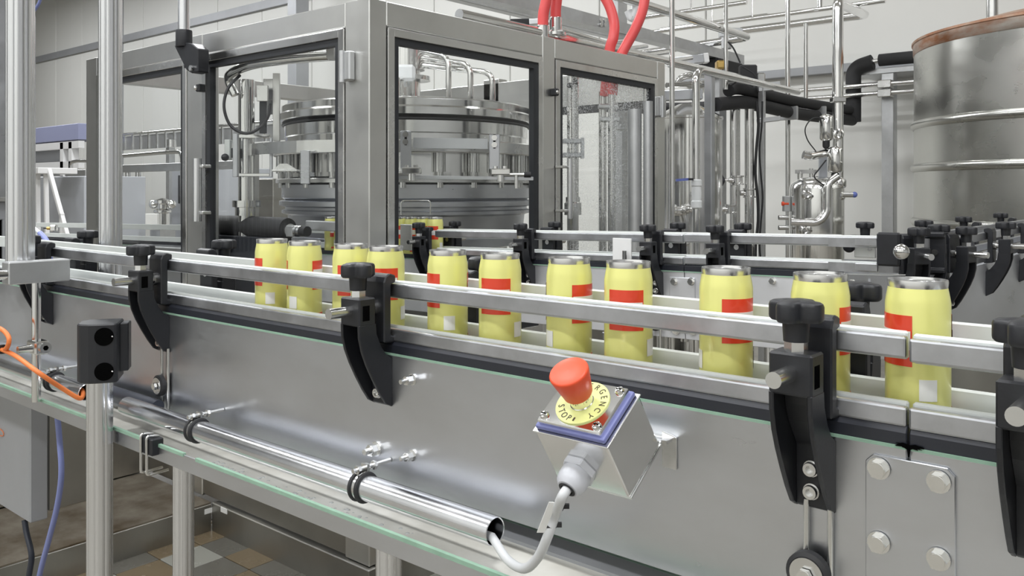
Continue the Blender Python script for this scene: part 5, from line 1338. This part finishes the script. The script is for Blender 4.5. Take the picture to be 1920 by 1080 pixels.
# pneumatic cylinder under the beam
a, b = at(1252, 118, d=4.9), at(1318, 110, d=4.9)
pn = T('pneumatic_cylinder', 'bright pneumatic cylinder hanging under the channel beam', 'cylinder', (a + b) / 2)
MB().bar(a, b, 0.05, 0.05).build('barrel', M['panel'], pn, bevel=0.004)
MB().bar(b, b + (b - a).normalized() * 0.03, 0.055, 0.055).build('end_cap', M['whitep'], pn, bevel=0.004)
for k in range(4):
    a = at(1106 + 42 * k, 84 + 12 * k, d=4.3); b = at(1170 + 42 * k, 76 + 11 * k, d=4.7)
    MB().cyl(a, b, 0.012, n=12).thing('pipe_rung', M['polished'], 'bright cross pipe over the cabinet top, %s behind the red hoses' % ORD[k], 'pipe', 'cross pipes over the cabinet')
pipe_run([at(1052, 55, d=3.9), at(1140, 82, d=4.2), at(1246, 112, d=4.6)], 0.012, 'polished', 'overhead_pipe', 'thin pipe leading from the hose fitting along the cabinet top', fr=0.05)
# messy fittings behind the cabinet end
for k, (px, py, w, h, mt, lab) in enumerate(((1350, 122, 0.05, 0.05, 'brass', 'brass fitting'), (1345, 138, 0.10, 0.03, 'steel', 'steel fitting'), (1402, 138, 0.10, 0.10, 'rubber', 'black coil'), (1425, 150, 0.05, 0.08, 'steel', 'steel end fitting'))):
    MB().obox(at(px, py, d=5.1), (w, 0.06, h), (RT, FW, EZ)).thing('valve_fitting', M[mt], lab + ' in the valve cluster under the channel beam end', 'fitting', bevel=0.008)
pipe_run([at(1268, 160, d=4.6), at(1275, 146, d=4.6), at(1292, 141, d=4.6), at(1330, 141, d=4.8)], 0.018, 'polished', 'elbow_pipe', 'polished elbow pipe behind the bent standing pipe', fr=0.05)
pipe_run([at(1250, 160, d=4.5), at(1310, 156, d=4.6), at(1330, 153, d=4.8)], 0.014, 'polished', 'elbow_pipe', 'straight polished pipe just above the insulated pipe', fr=0.02)
pipe_run([at(1390, 128, d=5.2), at(1404, 130, d=5.2), at(1408, 152, d=5.2)], 0.018, 'polished', 'elbow_pipe', 'polished elbow pipe below the end of the channel beam', fr=0.05)
for k, pts in enumerate(([(1392, 125), (1412, 138), (1420, 152)], [(1365, 78), (1376, 92), (1388, 118)], [(1370, 160), (1390, 150), (1412, 162)])):
    MB().tube(spline([at(x, y, d=5.0) for x, y in pts], 6), 0.005, 8).thing('control_cable', M['rubber'], ('black cable curling off the channel beam end', 'short black cable above the channel beam', 'black cable lying over the insulated pipe')[k], 'cable')
# red hoses with ferrules
def hose(pts, label, ferr=None):
    r = T('steam_hose', label, 'hose', pts[-1], 'red hoses')
    MB().tube(spline(pts, 8), 0.0225, 16).build('hose', M['redhose'], r)
    if ferr is not None:
        MB().lathe([(0.024, -0.085), (0.026, -0.08), (0.026, 0.0), (0.022, 0.004)], pts[-1], EZ, 20).build('ferrule', M['polished'], r)
    return r
hose([at(1028, -40, d=3.55), at(1024, 0, d=3.55), at(1019, 25, d=3.55), at(1018, 49, d=3.55)], 'red hose dropping onto the cabinet top, left of the pair', 1)
hose([at(1048, -40, d=3.6), at(1044, 0, d=3.6), at(1042, 18, d=3.6), at(1042, 34, d=3.6)], 'red hose dropping onto the cabinet top, right of the pair', 1)
hose([at(1105, -40, d=3.8), at(1137, 0, d=3.78), at(1151, 40, d=3.75), at(1150, 70, d=3.72), at(1143, 95, d=3.72), at(1134, 180, d=3.74)], 'red hose curving down behind the cabinet header')
hose([at(1212, -40, d=3.8), at(1207, 10, d=3.78), at(1193, 50, d=3.75), at(1168, 96, d=3.72), at(1152, 130, d=3.72), at(1148, 178, d=3.72)], 'red hose slanting down behind the cabinet header to the right')
hf = T('hose_fitting', 'clamped hose fitting on the cabinet top below the red hose pair', 'fitting', at(1042, 64, d=3.6))
MB().lathe([(0.022, -0.02), (0.045, -0.016), (0.045, -0.004), (0.022, 0.0)], at(1042, 60, d=3.6), EZ, 20).build('tri_clamp', M['polished'], hf)
MB().obox(at(1050, 60, d=3.58), (0.03, 0.02, 0.02), (RT, FW, EZ)).build('wing_nut', M['steel'], hf, bevel=0.004)
pipe_run([at(1178, 20, d=4.4), at(1185, 38, d=4.4), at(1193, 10, d=4.4), at(1190, -30, d=4.4)], 0.022, 'clear', 'clear_hose', 'clear plastic hose bend between the red hoses', cat='hose', fr=0.06)

# black swing arm on a tube before the cabinet's middle post
sa = T('sensor_mount', 'black angled clamp on a hanging tube before the cabinet post', 'mount', at(370, 135, Y=MY0 - 0.07))
a = at(345, 60, Y=MY0 - 0.075)
MB().cyl(V(a.x, a.y, at(345, 66, Y=MY0 - 0.075).z), V(a.x, a.y, 2.6), 0.0205, n=24).build('tube', M['alu'], sa)
z0, z1 = at(345, 88, Y=MY0 - 0.075).z, at(345, 57, Y=MY0 - 0.075).z
MB().lathe([(1e-4, z0), (0.028, z0), (0.029, z0 + 0.004), (0.029, z1 - 0.004), (0.028, z1), (0.02, z1)], V(a.x, a.y, 0), EZ, 24).build('collar', M['black'], sa)
pp = [at(x, y, Y=MY0 - 0.07) for x, y in ((333, 86), (348, 88), (350, 80), (366, 82), (378, 92), (378, 135), (366, 138), (356, 132))]
o0 = at(333, 86, Y=MY0 - 0.07)
MB().prism([((p - o0).x, (p - o0).z) for p in pp], o0 + EY * 0.03, EX, EZ, 0.045).build('arm', M['black'], sa, bevel=0.003)
bq = at(360, 128, Y=MY0 - 0.086)
MB().cyl(bq, bq - EY * 0.008, 0.010, n=16).build('bolt', M['polished'], sa)
MB().box((at(366, 120, Y=MY0).x, MY0 - 0.045, at(366, 120, Y=MY0).z - 0.02), (at(378, 120, Y=MY0).x, MY0 + 0.001, at(366, 120, Y=MY0).z + 0.02)).build('mount', M['black'], sa)

# ================================================================== BACKGROUND, LEFT
def bgbox(px0, px1, py0, py1, Y, dep, mat, name, label, cat, foot=True, bevel=0.006):
    a = at(px0, py1, Y=Y); b = at(px1, py0, Y=Y); z0 = 0.0 if foot else at((px0 + px1) / 2, py1, Y=Y).z
    zt = at((px0 + px1) / 2, py0, Y=Y).z
    return MB().box((a.x, Y, z0), (b.x, Y + dep, zt)).thing(name, M[mat], label, cat, bevel=bevel)
bgbox(72, 158, 331, 430, 3.6, 0.6, 'greybox', 'switch_cabinet', 'pale grey switch cabinet behind the white ladder frame', 'cabinet')
bgbox(322, 372, 317, 430, 5.0, 0.5, 'greybox', 'switch_cabinet', 'pale grey switch cabinet with small screen seen through the left pane', 'cabinet')
bgbox(398, 445, 316, 410, 5.7, 0.5, 'greybox', 'switch_cabinet', 'pale grey cabinet behind the lift column', 'cabinet')
bgbox(483, 512, 335, 420, 4.2, 0.2, 'basesteel', 'steel_upright', 'dark broad steel upright beside the lift column', 'upright')
p = at(342, 355, Y=4.99)
MB().box((p.x - 0.09, 4.985, p.z - 0.16), (p.x + 0.15, 4.998, p.z + 0.16)).thing('display_panel', M['gasket'], 'small dark display on the switch cabinet behind the left pane', 'display', bevel=0.004)
# blue box on a white frame
bgbox(40, 147, 237, 266, 5.2, 0.34, 'bluebox', 'blue_crate', 'long dusty blue box lying on the white frame', 'box', foot=False)
wf = T('white_frame', 'white painted machine frame with grey windows under the blue box', 'frame', (at(100, 300, Y=5.2).x, 5.4, 0))
def wbar(px0, py0, px1, py1, w):
    MB().bar(at(px0, py0, Y=5.22), at(px1, py1, Y=5.22), w, w, up=EY if px0 == px1 else EZ).build('frame_bar', M['whitep'], wf, bevel=0.004)
zb = at(100, 268, Y=5.22)
for px in (118, 134): MB().box((at(px, 268, Y=5.22).x - 0.05, 5.2, 0), (at(px, 268, Y=5.22).x + 0.05, 5.3, at(100, 269, Y=5.22).z)).build('frame_post', M['whitep'], wf)
for py in (268, 304, 330):
    z = at(100, py, Y=5.22).z; MB().box((at(20, py, Y=5.22).x, 5.2, z - 0.10), (at(150, py, Y=5.22).x, 5.28, z)).build('frame_bar', M['whitep'], wf)
MB().box((at(20, 300, Y=5.3).x, 5.3, 0), (at(140, 300, Y=5.3).x, 5.33, at(100, 269, Y=5.22).z)).build('window_sheet', M['plates'], wf)
bgbox(122, 160, 318, 327, 4.6, 0.3, 'galv', 'pipe_bench', 'grey bench end carrying a bent pipe left of the cabinet', 'bench')
pipe_run([V(at(134, 318, Y=4.62).x, 4.62, at(141, 318, Y=4.6).z), at(134, 304, Y=4.62), at(146, 302, Y=4.62), at(170, 302, Y=4.62)], 0.022, 'polished', 'bent_pipe', 'small bent pipe on the grey channel left of the cabinet', fr=0.05)
# white trestle ladder
ld_ = T('trestle', 'white painted folding trestle before the pale grey switch cabinet', 'trestle', V(at(95, 430, Y=3.3).x, 3.3, 0))
for (ax0, ay0, ax1, ay1) in ((71, 322, 72, 470), (86, 325, 89, 470), (92, 318, 134, 470), (116, 400, 117, 470)):
    q0, q1 = at(ax0, ay0, Y=3.3), at(ax1, ay1, Y=3.3); q2 = q0 + (q1 - q0) * (q0.z / (q0.z - q1.z))
    MB().bar(q0, q2, 0.035, 0.035, up=EY).build('leg', M['whitep'], ld_, bevel=0.003)
MB().box((at(60, 318, Y=3.3).x, 3.2, at(80, 326, Y=3.3).z), (at(93, 318, Y=3.3).x, 3.55, at(80, 315, Y=3.3).z)).build('platform', M['whitep'], ld_, bevel=0.004)
# elevated can track and pipework behind the left pane
ti = T('elevated_track', 'elevated steel track running behind the left pane', 'conveyor', (at(290, 270, Y=5.6).x, 5.7, at(290, 285, Y=5.6).z))
x0, x1 = at(180, 260, Y=5.6).x, at(640, 200, Y=5.6).x
zt = at(290, 247, Y=5.6).z; zb = at(290, 278, Y=5.6).z
MB().box((x0, 5.6, zb), (x1, 5.62, zt - 0.03)).build('side', M['galv'], ti)
MB().cyl((x0, 5.6, zt), (x1, 5.6, zt), 0.02, n=12).build('top_rail', M['polished'], ti)
for i in range(26):
    x = x0 + (x1 - x0) * i / 25
    MB().box((x - 0.012, 5.585, zb), (x + 0.012, 5.6, zt)).build('stay', M['steel'], ti)
for i in (2, 9, 16, 23):
    x = x0 + (x1 - x0) * i / 25
    MB().box((x - 0.04, 5.62, 0), (x + 0.04, 5.70, zb)).build('post', M['galv'], ti)
a, b = at(228, 318, Y=4.4), at(345, 309, Y=4.4)
MB().box((a.x - 0.3, 4.4, a.z - 0.03), (b.x + 0.9, 4.46, a.z + 0.05)).thing('cross_beam', M['galv'], 'flat grey beam crossing behind the left pane', 'beam', bevel=0.004)
pipe_run([at(232, 292, Y=4.8), at(300, 286, Y=4.8), at(342, 284, Y=4.8), V(at(344, 308, Y=4.8).x, 4.8, 0.0)], 0.025, 'polished', 'bent_pipe', 'long bright pipe with down-bend behind the left pane', fr=0.1)
for k, (px, y0, y1) in enumerate(((240, 322, 425), (259, 322, 430))):
    vert(px, y0, y1 + 120, 0.028, Y=4.5).thing('thin_pipe', M['polished'], ('thin upright with oval handle behind the left pane', 'thin pale upright right of the oval handle')[k], 'pipe')
c = at(305, 400, Y=4.3)
gp = T('pump_unit', 'small bright pump with round fittings behind the left pane', 'pump', V(c.x, c.y, 0))
MB().box((c.x - 0.1, c.y - 0.08, 0), (c.x + 0.1, c.y + 0.08, c.z - 0.155)).build('pedestal', M['galv'], gp)
MB().lathe([(0.05, -0.16), (0.07, -0.15), (0.07, 0.0), (0.085, 0.01), (0.085, 0.03), (0.05, 0.05), (0.05, 0.09), (0.08, 0.10), (0.08, 0.13), (0.02, 0.15)], c, EZ, 24).build('pump_body', M['polished'], gp)
for s in (-1, 1): MB().sphere(c + RT * 0.09 * s + EZ * 0.09, 0.045, 16, 10).build('bulb', M['polished'], gp)
MB().obox(c - RT * 0.06 - FW * 0.1 - EZ * 0.08, (0.12, 0.06, 0.16), (RT, FW, EZ)).build('vent_box', M['label'], gp, bevel=0.004)
MB().cyl(at(322, 262, Y=4.7), at(322, 276, Y=4.7), 0.05, n=20).thing('pressure_gauge', M['steel'], 'round pressure gauge standing on the bright pipe behind the left pane', 'gauge')
# sensor on the machine conveyor at the far left
c = at(101, 428, Y=1.95)
so = T('sensor_block', 'small chrome sensor block with orange plug on the second conveyor rail', 'sensor', c - EZ * 0.012)
MB().obox(c, (0.035, 0.03, 0.035), (RT, FW, EZ)).build('block', M['polished'], so, bevel=0.006)
MB().cyl(c - RT * 0.018, c - RT * 0.036, 0.009, n=12).build('plug', M['brass'], so)
MB().cyl(c - RT * 0.036, c - RT * 0.055, 0.004, n=8).build('cable_end', M['rubber'], so)
# tall dark wall stanchion between wall and cabinet
for px, lab in ((553, 'dark grey steel stanchion behind the left door header'), ):
    a = at(px, 60, Y=6.6); MB().box((a.x - 0.09, 6.55, 0), (a.x + 0.09, 6.75, RH - 0.02)).thing('stanchion', M['greypaint'], lab, 'post', bevel=0.004)
